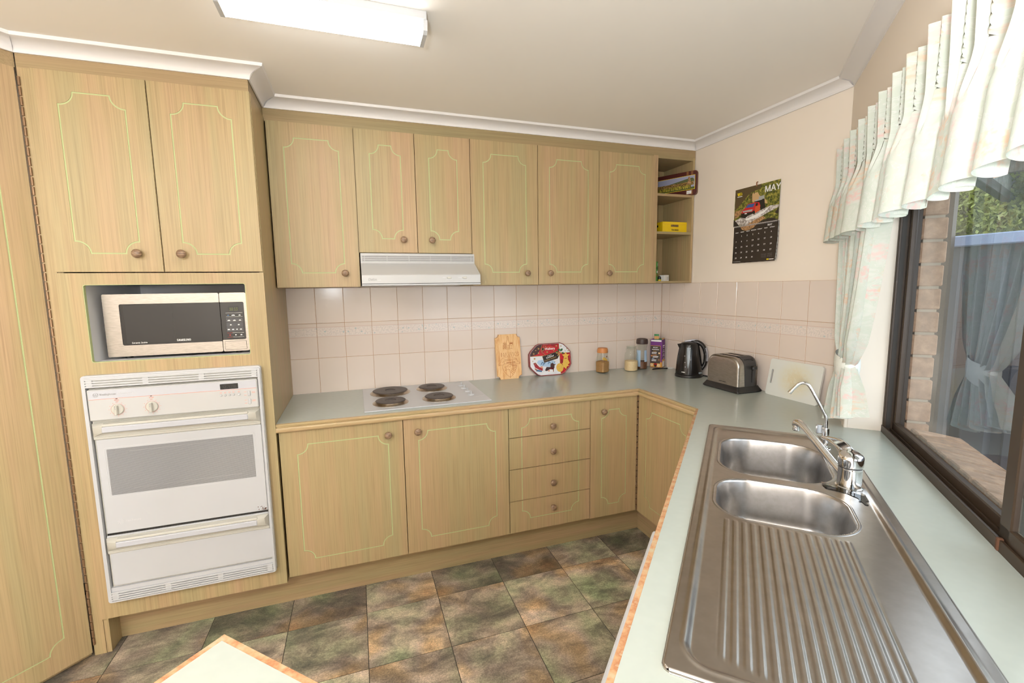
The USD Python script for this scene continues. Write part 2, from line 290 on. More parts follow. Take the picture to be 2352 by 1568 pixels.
leafy('leaf_lime', (0.52, 0.56, 0.13)); leafy('leaf_green', (0.28, 0.38, 0.09)); leafy('leaf_deep', (0.16, 0.24, 0.08))

# ------------------------------------------------------------------ room shell
CEIL = 2.378
def struct(name, mesh, material, **kw): return obj(name, mesh, material, None, kind='structure', **kw)
def group_struct(name): return tag(UsdGeom.Xform.Define(stage, path_for(name, '/World')).GetPrim(), kind='structure')
struct('ceiling', cbox(-5.7, 0.3, -5.0, 0.2, CEIL, CEIL + 0.06), 'ceiling_paint', smooth=False)
roof = Polygon([(-6.2, 0.7), (0.55, 0.7), (0.55, -1.0), tuple(D(1.6, 1.45)[:2]), tuple(D(6.5, 1.45)[:2]), (-6.2, -5.6)])
struct('roof', prism(roof, 2.47, 2.62), 'bronze_aluminium', smooth=False)  # out of view; eave cut to shade the fence and leave sky open

# back wall with its tiles
TW = 0.15; TH = 0.1992; ZB = 0.9
def tile_mesh(a0, a1, z0, z1, face, axis):
    g = 0.0010
    if axis == 'x': return cbox(a0 + g, a1 - g, face, face + 0.008, z0 + g, z1 - g, 0.0012)
    return cbox(face, face + 0.008, a0 + g, a1 - g, z0 + g, z1 - g, 0.0012)
wb = group_struct('wall_back')
obj('wall_surface', cbox(-5.7, 0.11, 0.006, 0.12, 0, CEIL), 'wall_paint', wb, False)
obj('grout', cbox(-2.47, 0.004, 0.0015, 0.007, ZB - 0.03, ZB + 3 * TH), 'grout', wb, False)
xs = [-0.0697 - k * TW for k in range(17)][::-1]; xs = [-2.466] + [x for x in xs if x > -2.46] + [0.0]
for r in range(3):
    for a, b in zip(xs[:-1], xs[1:]):
        obj('tile', tile_mesh(a, b, ZB + r * TH - (0.02 if r == 0 else 0), ZB + (r + 1) * TH, 0.0, 'x'), 'frieze_glaze' if r == 1 else 'tile_glaze', wb, False)
wr = group_struct('wall_right')
obj('wall_surface', cbox(0.006, 0.11, -1.297, 0.006, 0, CEIL), 'wall_paint', wr, False)
obj('grout', cbox(0.0015, 0.007, -1.288, 0.0, ZB - 0.03, ZB + 3 * TH), 'grout', wr, False)
ys = [0.0] + [-0.088 - k * TW for k in range(9)]
for r in range(3):
    for a, b in zip(ys[1:], ys[:-1]):
        obj('tile', tile_mesh(a, b, ZB + r * TH - (0.02 if r == 0 else 0), ZB + (r + 1) * TH, 0.0, 'y'), 'frieze_glaze' if r == 1 else 'tile_glaze', wr, False)
# the window wall stands at 45 degrees; local x = u, y = n
U0, U1, WZ0, WZ1 = 1.25, 3.05, 0.9, 2.10
ww = group_struct('wall_window'); UsdGeom.Xformable(ww).AddRotateZOp().Set(DIAG)
w = MB()
w.box(0.84, U0, 0.912, 1.032, 0, CEIL).box(U1, 5.35, 0.912, 1.032, 0, CEIL).box(U0, U1, 0.912, 1.032, 0, WZ0 - 0.034).box(U0, U1, 0.912, 1.032, WZ1, CEIL)
obj('wall_surface', w, 'wall_paint', ww, False)
for r in range(3):
    for a, b in ((0.905, 1.03), (1.03, 1.18)):
        obj('tile', cbox(a + .0013, b - .0013, 0.9055, 0.913, ZB + r * TH + .0013 - (0.02 if r == 0 else 0), ZB + (r + 1) * TH - .0013, 0.001), 'tile_glaze', ww, False)
obj('edge_strip', cbox(1.181, 1.2, 0.904, 0.913, ZB - 0.03, ZB + 3 * TH, 0.002), 'wall_paint', ww, False)
obj('edge_strip', cbox(1.203, 1.2499, 0.899, 0.913, ZB - 0.03, WZ1, 0.003), 'wall_paint', ww, False)
wl = group_struct('wall_left'); obj('wall_surface', cbox(-5.7, -5.58, -5.0, 0.006, 0, CEIL), 'wall_paint', wl, False)
wrr = group_struct('wall_rear'); obj('wall_surface', cbox(-5.58, -2.9, -4.52, -4.40, 0, CEIL), 'wall_paint', wrr, False)

# floor of slate-look tiles
fl = group_struct('floor')
room = Polygon([(-5.6, 0.1), (0.1, 0.1), (0.1, -1.2), tuple(D(0.9, 1.0)[:2]), tuple(D(5.3, 1.0)[:2]), (-3.0, -4.5), (-5.6, -4.5)])
obj('joint_bed', prism(room, -0.05, -0.0015), 'tile_joint', fl, False)
PX, PY = 0.3305, 0.3283
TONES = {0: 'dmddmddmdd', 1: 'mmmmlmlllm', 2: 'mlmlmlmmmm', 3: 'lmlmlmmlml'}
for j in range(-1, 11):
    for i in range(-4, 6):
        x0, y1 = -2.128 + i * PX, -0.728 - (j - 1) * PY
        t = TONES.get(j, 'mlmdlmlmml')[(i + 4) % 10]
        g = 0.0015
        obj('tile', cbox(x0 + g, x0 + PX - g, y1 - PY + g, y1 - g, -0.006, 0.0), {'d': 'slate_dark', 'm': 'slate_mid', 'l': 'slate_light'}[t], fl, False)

# cornice: one mitred length for each stretch of wall
prof = [(0, 2.333), (0.006, 2.333), (0.0075, 2.337)] + [(0.0075 + 0.052 * (1 - math.cos(a)), 2.338 + 0.028 * math.sin(a)) for a in np.linspace(0.1, math.pi / 2, 8)] + [(0.063, 2.367), (0.066, 2.3785), (0, 2.3785)]
line = [(-3.93, -1.33), (-3.20, -0.60), (-2.468, -0.60), (-2.468, -0.30), (0.004, -0.30), (0.004, -1.2903), tuple(D(5.0, 0.9105)[:2])]
line = [np.array(p) for p in line]
dirs = [(b - a) / np.linalg.norm(b - a) for a, b in zip(line[:-1], line[1:])]; norms = [np.array([d[1], -d[0]]) for d in dirs]
def corner(k, off):
    if k == 0: return line[0] + norms[0] * off
    if k == len(line) - 1: return line[-1] + norms[-1] * off
    n1, n2 = norms[k - 1], norms[k]
    return np.linalg.solve(np.array([n1, n2]), [n1 @ line[k] + off, n2 @ line[k] + off])
for k in range(len(line) - 1):
    rings = [np.array([(*corner(e, o), z) for o, z in prof]) for e in (k, k + 1)]
    struct(f'trim_{k + 1}', loft(rings), 'cornice_paint', smooth=25)

# window: dark bronze aluminium slider
wn = group_struct('window_1'); UsdGeom.Xformable(wn).AddRotateZOp().Set(DIAG)
fr = MB()
fr.box(U0, U0 + 0.016, 1.022, 1.074, WZ0, WZ1, 0.002).box(U1 - 0.016, U1, 1.022, 1.074, WZ0, WZ1, 0.002).box(U0, U1, 1.022, 1.074, WZ1 - 0.03, WZ1, 0.002).box(U0, U0 + 0.010, 1.074, 1.088, WZ0, WZ1)
obj('window_frame', fr, 'bronze_aluminium', wn, False)
obj('track_gap', cbox(U0 + 0.016, U0 + 0.0172, 1.030, 1.044, WZ0 + 0.02, WZ1 - 0.03), 'track_dark', wn, False)
si = MB()
si.box(U0, U1, 1.020, 1.027, WZ0 - 0.002, WZ0 + 0.026, 0.001).box(U0, U1, 1.027, 1.047, WZ0 - 0.002, WZ0 + 0.010).box(U0, U1, 1.0435, 1.0485, WZ0 - 0.002, WZ0 + 0.020).box(U0, U1, 1.0485, 1.088, WZ0 - 0.002, WZ0 + 0.012)
obj('sill_track', si, 'bronze_aluminium', wn, False)
s1 = MB(); n0, n1 = 1.050, 1.070; a0, a1 = U0 + 0.016, 2.19
s1.box(a0, a0 + 0.022, n0, n1, 0.912, 2.07, 0.003).box(a1 - 0.04, a1, n0, n1, 0.912, 2.07, 0.003).box(a0, a1, n0, n1, 0.912, 0.948, 0.003).box(a0, a1, n0, n1, 2.03, 2.07, 0.003)
obj('sash', s1, 'bronze_aluminium', wn, False)
obj('pane', cbox(a0 + 0.020, a1 - 0.038, 1.058, 1.062, 0.944, 2.035), 'window_glass', wn, False)
s2 = MB(); n0, n1 = 1.0275, 1.0435; a0, a1 = 2.135, U1 - 0.016
s2.box(a0, a0 + 0.045, n0, n1, 0.910, 2.07, 0.003).box(a1 - 0.036, a1, n0, n1, 0.910, 2.07, 0.003).box(a0, a1, n0, n1, 0.910, 0.958, 0.003).box(a0, a1, n0, n1, 2.03, 2.07, 0.003)
obj('sash', s2, 'bronze_aluminium', wn, False)
obj('pane', cbox(a0 + 0.043, a1 - 0.034, 1.034, 1.038, 0.954, 2.035), 'window_glass', wn, False)
obj('corner_stop', MB().box(2.150, 2.162, 1.017, 1.030, 0.8985, 0.929, 0.003), 'rust', wn, False)

# outer brickwork around the window opening: each brick of jamb and sill
wx = group_struct('wall_exterior'); UsdGeom.Xformable(wx).AddRotateZOp().Set(DIAG)
core = MB(); core.box(0.75, U0 - 0.012, 1.100, 1.158, -0.1, 2.45).box(U1 + 0.012, 5.4, 1.100, 1.158, -0.1, 2.45).box(U0 - 0.012, U1 + 0.012, 1.100, 1.158, -0.1, 0.80).box(U0 - 0.012, U1 + 0.012, 1.100, 1.158, 2.12, 2.45)
obj('mortar', core, 'mortar', wx, False)
for k in range(15):
    z = 0.865 + k * 0.086
    for a, b_ in (((1.02, 1.247), (0.78, 1.01)) if k % 2 else ((1.138, 1.247), (0.898, 1.128))):
        j = rng.uniform(-0.002, 0.002)
        obj('brick', cbox(a, b_ + j, 1.089, 1.166 + j, z, z + 0.076, 0.004), 'brick_face', wx, False)
for k in range(21):
    u = U0 + 0.004 + k * 0.0862
    m = cbox(-0.038, 0.038, -0.075, 0.075, -0.05, 0.0, 0.004); m.apply_transform(trimesh.transformations.rotation_matrix(math.radians(-9), [1, 0, 0]))
    m.apply_translation([u + 0.038, 1.185 + rng.uniform(-.003, .003), 0.915]); obj('brick', m, 'brick_face', wx, False)

# outside: paving, boundary fence, trees, the neighbour's lean-to
struct('ground', cbox(-8, 14, -12, 10, -0.25, -0.12), 'paving', smooth=False)
fence = thing('fence', 'blue-grey ribbed steel boundary fence with a pale top rail', 'fence', (1.40, 0, 0))
def ribbed(y0, y1):
    pts, y, s = [], y0, 0
    while y < y1 - 1e-6:
        for dy, dx in ((0.0, 0.0), (0.055, 0.0), (0.075, 0.028), (0.125, 0.028), (0.145, 0.0)):
            if y + dy <= y1: pts.append((dx, y + dy))
        y += 0.2
    pts.append((0, y1)); poly = LineString(pts).buffer(0.0012, cap_style='flat', join_style='mitre')
    return prism(poly, -0.12, 1.70)
for k in range(4):
    obj('fence_panel', ribbed(-4.7 + 2.35 * k, -4.7 + 2.35 * k + 2.33), 'fence_steel', fence, False)
    obj('fence_post', cbox(-0.02, 0.05, -4.72 + 2.35 * k - 0.03, -4.72 + 2.35 * k + 0.03, -0.12, 1.70), 'fence_steel', fence, False)
obj('top_rail', cbox(-0.032, 0.06, -4.75, 4.75, 1.69, 1.755, 0.006), 'fence_rail', fence, False)
obj('bottom_rail', cbox(-0.028, 0.055, -4.75, 4.75, -0.12, -0.05, 0.006), 'fence_rail', fence, False)
def leaves(c, rad, n, size, seed):
    r = np.random.default_rng(seed); d = r.normal(size=(n, 3)); d /= np.linalg.norm(d, axis=1, keepdims=True)
    rr = r.uniform(0.55, 1.0, (n, 1)) ** 0.6
    p = c + d * rr * rad * (0.75 + 0.5 * meshkit.noise(d * 2.2 + seed)[:, None])
    a = r.normal(size=(n, 3)); a[:, 2] -= 0.3; a /= np.linalg.norm(a, axis=1, keepdims=True); b_ = np.cross(a, r.normal(size=(n, 3))); b_ /= np.linalg.norm(b_, axis=1, keepdims=True)
    L = size * r.uniform(0.6, 1.3, (n, 1)); W = L * 0.22
    v = np.stack([p, p + a * L * 0.5 + b_ * W, p + a * L, p + a * L * 0.5 - b_ * W], 1).reshape(-1, 3); i = np.arange(n)[:, None] * 4
    return tm(v, np.concatenate([i + [0, 1, 2], i + [0, 2, 3]]))
def tree(label, base, blobs, n, size, material, seed):
    t = thing('tree', label, 'tree', base, group=None)
    top = max(b_[2] for b_, _ in blobs)
    obj('trunk', tube(spline([(0, 0, -0.1), (0.08, 0.05, top * 0.5), (0.0, 0.1, top)], 12), np.linspace(0.09, 0.03, 13)[:len(spline([(0, 0, -0.1), (0.08, 0.05, top * 0.5), (0.0, 0.1, top)], 12))], 8), 'bark', t)
    r = np.random.default_rng(seed + 50)
    for k in range(6):
        c, rad = blobs[k % len(blobs)]; e = np.array(c) + r.uniform(-0.7, 0.7, 3) * rad
        pts = spline([(0, 0.05, top * 0.35), (np.array([0, 0, top * 0.35]) + e) / 2 + [0, 0, 0.15], e], 8); obj('branch', tube(pts, np.linspace(0.022, 0.006, len(pts)), 6), 'bark', t)
    obj('foliage', trimesh.util.concatenate([leaves(np.array(c, float), np.array(rad, float) if np.ndim(rad) else rad, n, size, seed + 3 * k) for k, (c, rad) in enumerate(blobs)]), material, t, False, kind='stuff')
tree('lime green wispy tree behind the fence, seen above the top rail', (3.9, 0.15, -0.12), [((0, 0, 2.25), 0.62), ((0.1, 0.75, 2.3), 0.6), ((-0.1, -0.55, 2.15), 0.55), ((-0.2, 0.3, 1.75), 0.55), ((0.3, 0.1, 2.75), 0.6)], 9000, 0.055, 'leaf_lime', 3)
tree('tall mid green tree behind the lime green one beyond the fence', (5.6, 0.8, -0.12), [((0, 0, 3.1), 0.95), ((0.2, 1.1, 2.9), 0.9), ((0, -1.2, 2.8), 0.9), ((0.1, 0.3, 1.9), 0.9), ((0, -1.0, 1.7), 0.8)], 4200, 0.13, 'leaf_green', 9)
tree('deep green dense tree farthest back beyond the fence', (8.2, 1.6, -0.12), [((0, 0, 3.2), 1.6), ((0.3, 2.0, 3.2), 1.6), ((0, -2.0, 3.0), 1.6), ((0.2, 0.6, 5.0), 1.7), ((0, -1.4, 5.0), 1.6)], 3600, 0.20, 'leaf_deep', 21)
lean = thing('lean_to_roof', 'lean-to roof beyond the fence with brown rafters and grey ribbed sheeting', 'roof', (2.3335, -0.6287, 2.2), 17.9)
obj('beam', cbox(-1.2, 3.4, -0.03, 0.03, -0.03, 0.045, 0.004), 'track_dark', lean, False)
obj('post', cbox(3.3, 3.4, -0.05, 0.05, -2.32, -0.03), 'bronze_aluminium', lean, False)
obj('post', cbox(-1.15, -1.05, -0.05, 0.05, -2.32, -0.03), 'bronze_aluminium', lean, False)
obj('fascia', cbox(-1.2, 3.4, -0.012, 0.012, 0.045, 0.19, 0.003), 'paving', lean, False)
for k in range(8): obj('rafter', cbox(-0.9 + 0.6 * k, -0.85 + 0.6 * k, -0.62, 0.02, 0.19, 0.30, 0.004), 'bark', lean, False)
sh = MB()
for k in range(24): sh.box(-1.2 + 0.19 * k, -1.2 + 0.19 * k + 0.13, -0.62, 0.06, 0.30, 0.315).box(-1.2 + 0.19 * k + 0.13, -1.2 + 0.19 * k + 0.19, -0.62, 0.06, 0.30, 0.34)
obj('roof_sheet', sh, 'fence_steel', lean, False)

# ------------------------------------------------------------------ fitted cabinets
def groove_outline(x0, x1, z0, z1, r=0.045, m=0.072):
    p = sbox(x0 + m, z0 + m, x1 - m, z1 - m)
    for cx, cz in ((x0 + m, z0 + m), (x1 - m, z0 + m), (x0 + m, z1 - m), (x1 - m, z1 - m)): p = p.difference(Point(cx, cz).buffer(r, quad_segs=10))
    return p
def groove_band(p, wd=0.0026): return p.buffer(wd, join_style='mitre').difference(p.buffer(-wd, join_style='mitre'))
def panel_front(parent, name, x0, x1, z0, z1, y, band=None, th=0.017, material='veneer_upright', gap=0.0013):
    """A door or drawer front whose face is at local -y = y; the routed line is a real groove with its own paint."""
    o = sbox(x0 + gap, z0 + gap, x1 - gap, z1 - gap); c = 0.0012
    h = sub(name, parent)
    skin = o.buffer(-c)
    b = MB().add(prism(o, -y - th, -y - 0.003, 'xz'))
    band = band.intersection(skin) if band is not None else None
    b.add(prism(skin.difference(band) if band is not None else skin, -y - 0.003, -y, 'xz'))
    obj('panel', b, material, h, False)
    if band is not None: obj('groove', prism(band, -y - 0.0028, -y - 0.0016, 'xz'), 'groove_paint', h, False)
    return h
def knob(parent, x, z, y):
    obj('knob', lathe([(0.0001, -0.001), (0.009, -0.001), (0.0085, 0.006), (0.0125, 0.010), (0.0165, 0.015), (0.0172, 0.020), (0.0150, 0.025), (0.0090, 0.028), (0.0001, 0.0288)], (x, y, z), 20, '-y'), 'knob_marble', parent, True)
def door_set(parent, spec, y):
    for x0, x1, z0, z1, kx, kz in spec:
        h = panel_front(parent, 'door', x0, x1, z0, z1, y, groove_band(groove_outline(x0, x1, z0, z1)))
        if kx is not None: knob(h, kx, kz, y)

# pantry: tall angled cupboard whose door hangs on a piano hinge
pan = thing('pantry_cupboard', 'tall angled pantry cupboard with a piano-hinged door beside the oven tower', 'cupboard', (-3.200, -0.600, 0), 45.0)
W = 0.95
panel_front(pan, 'door', -W, -0.004, 0.018, 2.284, -0.006, groove_band(groove_outline(-W, -0.004, 0.018, 2.284, m=0.08)), 0.018)
obj('carcass', MB().box(-W, -0.002, 0.016, 0.50, 0.0, 2.284), 'veneer_upright', pan, False)
obj('fascia', cbox(-W - 0.1, 0.0, 0.004, 0.05, 2.285, 2.376), 'veneer_level', pan, False)
hb = MB()
for k in range(64): hb.add(lathe([(0.0001, 0), (0.0042, 0.0005), (0.0042, 0.030), (0.0001, 0.0305)], (0.0015, -0.007, 0.05 + k * 0.0345), 8))
plain('hinge_metal', srgb(142, 112, 84), 0.45, metallic=0.5)
obj('piano_hinge', hb, 'hinge_metal', pan, 30)

# oven tower
TY = -0.615
tow = thing('oven_tower', 'tall oven tower cabinet with two doors above a microwave niche', 'cabinet')
X0, X1 = -3.157, -2.4645
stile = MB().box(-3.198, X0 - 0.001, -0.600, -0.575, 0, 2.285)
obj('filler_strip', stile, 'veneer_upright', tow, False)
obj('side_panel', cbox(-2.4825, X1, TY + 0.017, 0.004, 0.155, 2.285), 'veneer_upright', tow, False)
obj('side_panel', cbox(-3.157, -3.140, TY + 0.017, 0.004, 0.0, 2.285), 'veneer_upright', tow, False)
door_set(tow, [(X0, -2.8135, 1.565, 2.285, -2.892, 1.636), (-2.8135, X1, 1.565, 2.285, -2.746, 1.636)], TY - 0.002)
front = sbox(X0, 0.158, X1, 1.5625).difference(rrect(-3.081, -2.536, 1.2185, 1.5185, 0.008)).difference(sbox(-3.09, 0.26, -2.52, 1.16))
obj('front_panel', prism(front, -TY - 0.017, -TY, 'xz'), 'veneer_upright', tow, False)
n = MB(); a0, a1, z0, z1 = -3.081, -2.536, 1.2185, 1.5185
n.box(a0 - 0.012, a0, -0.598, -0.12, z0 - 0.012, z1 + 0.012).box(a1, a1 + 0.012, -0.598, -0.12, z0 - 0.012, z1 + 0.012).box(a0, a1, -0.598, -0.12, z0 - 0.012, z0).box(a0, a1, -0.598, -0.12, z1, z1 + 0.012).box(a0, a1, -0.12, -0.108, z0, z1)
obj('niche_lining', n, 'white_melamine', tow, False)
obj('niche_lip', prism(rrect(-3.0815, -2.5355, 1.218, 1.519, 0.008).difference(rrect(-3.079, -2.538, 1.2205, 1.5165, 0.007)), -TY - 0.016, -TY - 0.0005, 'xz'), 'groove_paint', tow, False)
obj('fascia', MB().box(-3.198, -2.470, -0.600, -0.55, 2.285, 2.376).box(-2.49, -2.470, -0.55, -0.28, 2.285, 2.376), 'veneer_level', tow, False)

# kickboards along the floor
kb = thing('kickboard', 'wood veneer kickboard along the floor under the base cabinets', 'kickboard', kind=None)
obj('board', cbox(-3.165, -0.512, -0.514, -0.498, 0.0, 0.160), 'kick_veneer', kb, False)
obj('board', cbox(-0.528, -0.512, -1.06, -0.514, 0.0, 0.160), 'veneer_level_side', kb, False)
kd = thing('kickboard', 'wood veneer kickboard under the angled sink run', 'kickboard', rotz=DIAG)
obj('board', cbox(1.07, 2.31, 0.425, 0.441, 0.0, 0.16), 'kick_veneer', kd, False)

# wall cabinets
UY = -0.325; CY = -0.3075
def wall_cabinet(label, x0, x1, z0, z1, doors, shared=False):
    t = thing('wall_cabinet', label, 'cabinet')
    b = MB().box(x0, x0 + 0.016, CY, 0.003, z0, z1).box(x1 - 0.016, x1, CY, 0.003, z0, z1).box(x0 + 0.016, x1 - 0.016, CY, 0.003, z0, z0 + 0.016).box(x0 + 0.016, x1 - 0.016, CY, 0.003, z1 - 0.016, z1)
    obj('carcass', b, 'veneer_upright', t, False)
    door_set(t, doors, UY)
    return t
UT, UB = 2.2745, 1.4985
wall_cabinet('single-door wall cabinet beside the oven tower', -2.459, -2.073, UB, UT, [(-2.459, -2.073, UB, UT, -2.1445, 1.568)])
wall_cabinet('short two-door wall cabinet above the range hood', -2.073, -1.486, 1.671, UT, [(-2.073, -1.778, 1.671, UT, -1.850, 1.738), (-1.778, -1.486, 1.671, UT, -1.7045, 1.738)])
wall_cabinet('full-height two-door wall cabinet with its knobs side by side', -1.486, -0.705, UB, UT, [(-1.486, -1.0955, UB, UT, -1.1675, 1.564), (-1.0955, -0.705, UB, UT, -1.025, 1.564)])
wall_cabinet('single-door wall cabinet beside the open shelves', -0.705, -0.3135, UB, UT, [(-0.705, -0.3135, UB, UT, -0.637, 1.562)])
os_ = thing('open_shelf_unit', 'open corner wall shelf unit with three shelves of tins and boxes', 'shelf')
obj('side', cbox(-0.3125, -0.279, -0.305, 0.0, 1.4985, 2.285), 'veneer_upright', os_, False)
obj('side', cbox(-0.0165, -0.0005, -0.305, 0.0, 1.4985, 2.285), 'veneer_upright', os_, False)
obj('back', cbox(-0.279, -0.0165, -0.014, -0.0005, 1.4985, 2.285), 'veneer_upright', os_, False)
for za, zb_ in ((1.4985, 1.5115), (1.8080, 1.8235), (2.0425, 2.0580), (2.2690, 2.2850)): obj('shelf', cbox(-0.279, -0.0165, -0.304, -0.014, za, zb_), 'veneer_level', os_, False)
fa = thing('fascia_board', 'horizontal veneer fascia board between the wall cabinets and the cornice', 'fascia board')
obj('board', cbox(-2.4695, 0.003, -0.302, -0.28, 2.2755, 2.376), 'veneer_level', fa, False)

# base cabinets
BY = -0.600; LZ0, LZ1 = 0.1705, 0.866
b1 = thing('base_cabinet', 'two-door base cabinet under the cooktop', 'cabinet')
obj('carcass', MB().box(-2.458, -2.442, -0.582, -0.05, 0.16, 0.862).box(-1.40, -1.385, -0.582, -0.05, 0.16, 0.862).box(-2.442, -1.40, -0.582, -0.05, 0.16, 0.176).box(-2.442, -1.40, -0.066, -0.05, 0.176, 0.862), 'veneer_upright', b1, False)
door_set(b1, [(-2.4585, -1.918, LZ0, LZ1, -1.989, 0.797), (-1.918, -1.3825, LZ0, LZ1, -1.8505, 0.797)], BY)
b2 = thing('drawer_cabinet', 'four-drawer base cabinet beside the hinged corner cupboard', 'cabinet')
obj('carcass', MB().box(-1.382, -1.366, -0.582, -0.05, 0.16, 0.862).box(-0.92, -0.905, -0.582, -0.05, 0.16, 0.862).box(-1.366, -0.92, -0.582, -0.05, 0.16, 0.176), 'veneer_upright', b2, False)
band = groove_band(groove_outline(-1.3825, -0.9035, LZ0, LZ1))
for za, zb_, kz in ((0.699, LZ1, 0.744), (0.526, 0.699, 0.605), (0.3485, 0.526, 0.4275), (LZ0, 0.3485, 0.286)):
    h = panel_front(b2, 'drawer', -1.3825, -0.9035, za, zb_, BY, band); knob(h, -1.1355, kz, BY)
b3 = thing('corner_cupboard', 'corner base cupboard with two doors joined by a piano hinge', 'cupboard')
obj('carcass', MB().box(-0.903, -0.887, -0.582, -0.05, 0.16, 0.862).box(-0.58, -0.05, -1.05, -1.034, 0.16, 0.862).box(-0.887, -0.58, -0.582, -0.566, 0.16, 0.176), 'veneer_upright', b3, False)
door_set(b3, [(-0.9035, -0.601, 0.166, LZ1, -0.8255, 0.7895)], BY)
hb = MB()
for k in range(20): hb.add(lathe([(0.0001, 0), (0.0042, 0.0005), (0.0042, 0.030), (0.0001, 0.0305)], (-0.5985, BY - 0.002, 0.172 + k * 0.0345), 8))
obj('piano_hinge', hb, 'hinge_metal', b3, 30)
ret = sub('return_door', b3); ro = UsdGeom.Xformable(ret); ro.AddTranslateOp().Set(Gf.Vec3d(-0.597, -0.606, 0)); ro.AddRotateZOp().Set(-90.0)
gb = groove_band(groove_outline(0.0, 0.474, 0.166, LZ1, m=0.076)); o = sbox(0.0013, 0.167, 0.468, LZ1); skin = o.buffer(-0.0012)
obj('panel', MB().add(prism(o, -0.017, -0.003, 'xz')).add(prism(skin.difference(gb), -0.003, 0, 'xz')), 'veneer_upright', ret, False)
obj('groove', prism(gb.intersection(skin), -0.0028, -0.0016, 'xz'), 'groove_paint', ret, False)
b4 = thing('sink_cabinet', 'angled veneer base cabinet under the double-bowl sink', 'cabinet', rotz=DIAG)
obj('front_panel', cbox(1.11, 2.312, 0.352, 0.369, 0.165, 0.866, 0.001), 'veneer_upright', b4, False)
obj('side_panel', cbox(2.296, 2.312, 0.369, 0.90, 0.0, 0.6), 'veneer_upright', b4, False)
b5 = thing('peninsula_cabinet', 'veneer base cabinet under the peninsula worktop', 'cabinet', rotz=DIAG)
obj('body', cbox(3.065, 3.62, -0.255, 0.90, 0.0, 0.866, 0.001), 'veneer_upright', b5, False)
dw = thing('dishwasher', 'white dishwasher under the sink drainer, its door edge past the worktop', 'dishwasher', rotz=DIAG)
obj('door', cbox(2.318, 2.912, 0.3175, 0.345, 0.115, 0.8645, 0.004), 'white_enamel', dw)
obj('body', cbox(2.322, 2.908, 0.345, 0.88, 0.02, 0.70, 0.004), 'white_enamel', dw)
obj('control_strip', cbox(2.33, 2.90, 0.3165, 0.3185, 0.77, 0.855, 0.0008), 'pale_print', dw)
obj('toe_panel', cbox(2.322, 2.908, 0.38, 0.40, 0.0, 0.112), 'dark_grey', dw)

# worktop: one green laminate slab with a timber edge
P1, P2 = (-0.603, -0.612), (-0.603, -0.603 - 0.334 * S2)
C3, C4 = D(3.035, 0.334)[:2], D(3.035, -0.283)[:2]
outer = Polygon([(-2.4635, -0.0005), (-0.0005, -0.0005), (-0.0005, -1.2885), tuple(D(1.2498, 0.9105)[:2]), tuple(D(1.2503, 1.0195)[:2]), tuple(D(3.0495, 1.0195)[:2]), tuple(D(3.05, 0.9105)[:2]), tuple(D(3.65, 0.9105)[:2]), tuple(D(3.65, -0.283)[:2]), tuple(C4), tuple(C3), P2, P1, (-2.4635, P1[1])])
E1, E2 = 0.016, 0.011
strip_run = Polygon([(-2.4635, P1[1]), P1, (P1[0] + E1, P1[1] + E1), (-2.4635, P1[1] + E1)])
q2 = np.array(P2); d2 = D(1, 0)[:2] - D(0, 0)[:2]; n2 = D(0, 1)[:2]
pin = np.linalg.solve(np.array([[1, 0], n2]), [P1[0] + E1, 0.334 + E2])
strip_ret = Polygon([P1, P2, tuple(pin), (P1[0] + E1, P1[1] + E1)])
strip_diag = Polygon([P2, tuple(C3), tuple(D(3.035 + E2, 0.334 + E2)[:2]), tuple(pin)])
strip_pen = Polygon([tuple(C3), tuple(C4), tuple(D(3.035 + E2, -0.283 + E2)[:2]), tuple(D(3.035 + E2, 0.334 + E2)[:2])])
strip_end = Polygon([tuple(C4), tuple(D(3.65, -0.283)[:2]), tuple(D(3.65, -0.283 + E2)[:2]), tuple(D(3.035 + E2, -0.283 + E2)[:2])])
hole = Polygon([tuple(D(u, n_)[:2]) for u, n_ in ((1.450, 0.420), (2.775, 0.420), (2.775, 0.850), (1.450, 0.850))])
lam = outer.difference(unary_union([strip_run, strip_ret, strip_diag, strip_pen, strip_end]).buffer(0.0002)).difference(hole)
wt = thing('worktop', 'pale green laminate kitchen worktop with timber edging, bent around the corner', 'worktop')
obj('laminate', prism(lam, 0.866, 0.900), 'worktop_laminate', wt, False)
def moulding(a, b_, inward, ends):
    """Moulded timber edge: a flat top, a bead groove and a rounded lower nose; a and b_ are the outer top corners, ends the skew at each."""
    pr = [(0.016, 0.8995), (0.001, 0.8995), (-0.0005, 0.898), (-0.0005, 0.890), (0.0035, 0.888), (0.0035, 0.885), (-0.003, 0.884)] + [(-0.003 - 0.004 * math.sin(t), 0.884 - 0.0105 * (1 - math.cos(t))) for t in np.linspace(0.3, math.pi, 7)] + [(0.003, 0.862), (0.016, 0.862)]
    a, b_, inward = np.array(a), np.array(b_), np.array(inward); d = (b_ - a) / np.linalg.norm(b_ - a)
    return loft([np.array([(*(p + inward * o + d * o * e), z) for o, z in pr]) for p, e in ((a, ends[0]), (b_, ends[1]))])
obj('edge_moulding', moulding((-2.4635, P1[1]), P1, (0, 1), (0, 1)), 'edge_timber', wt, 35)
obj('edge_moulding', moulding(P1, P2, (1, 0), (-1, math.tan(math.radians(22.5)) * -0.0)), 'edge_timber_side', wt, 35)
obj('worn_edge', prism(strip_diag, 0.866, 0.8995), 'board_edge', wt, False, label='worn bare board edge beside the sink')
obj('worn_edge', prism(strip_pen, 0.866, 0.8995), 'board_edge', wt, False)
obj('worn_edge', prism(strip_end, 0.866, 0.8995), 'board_edge', wt, False)

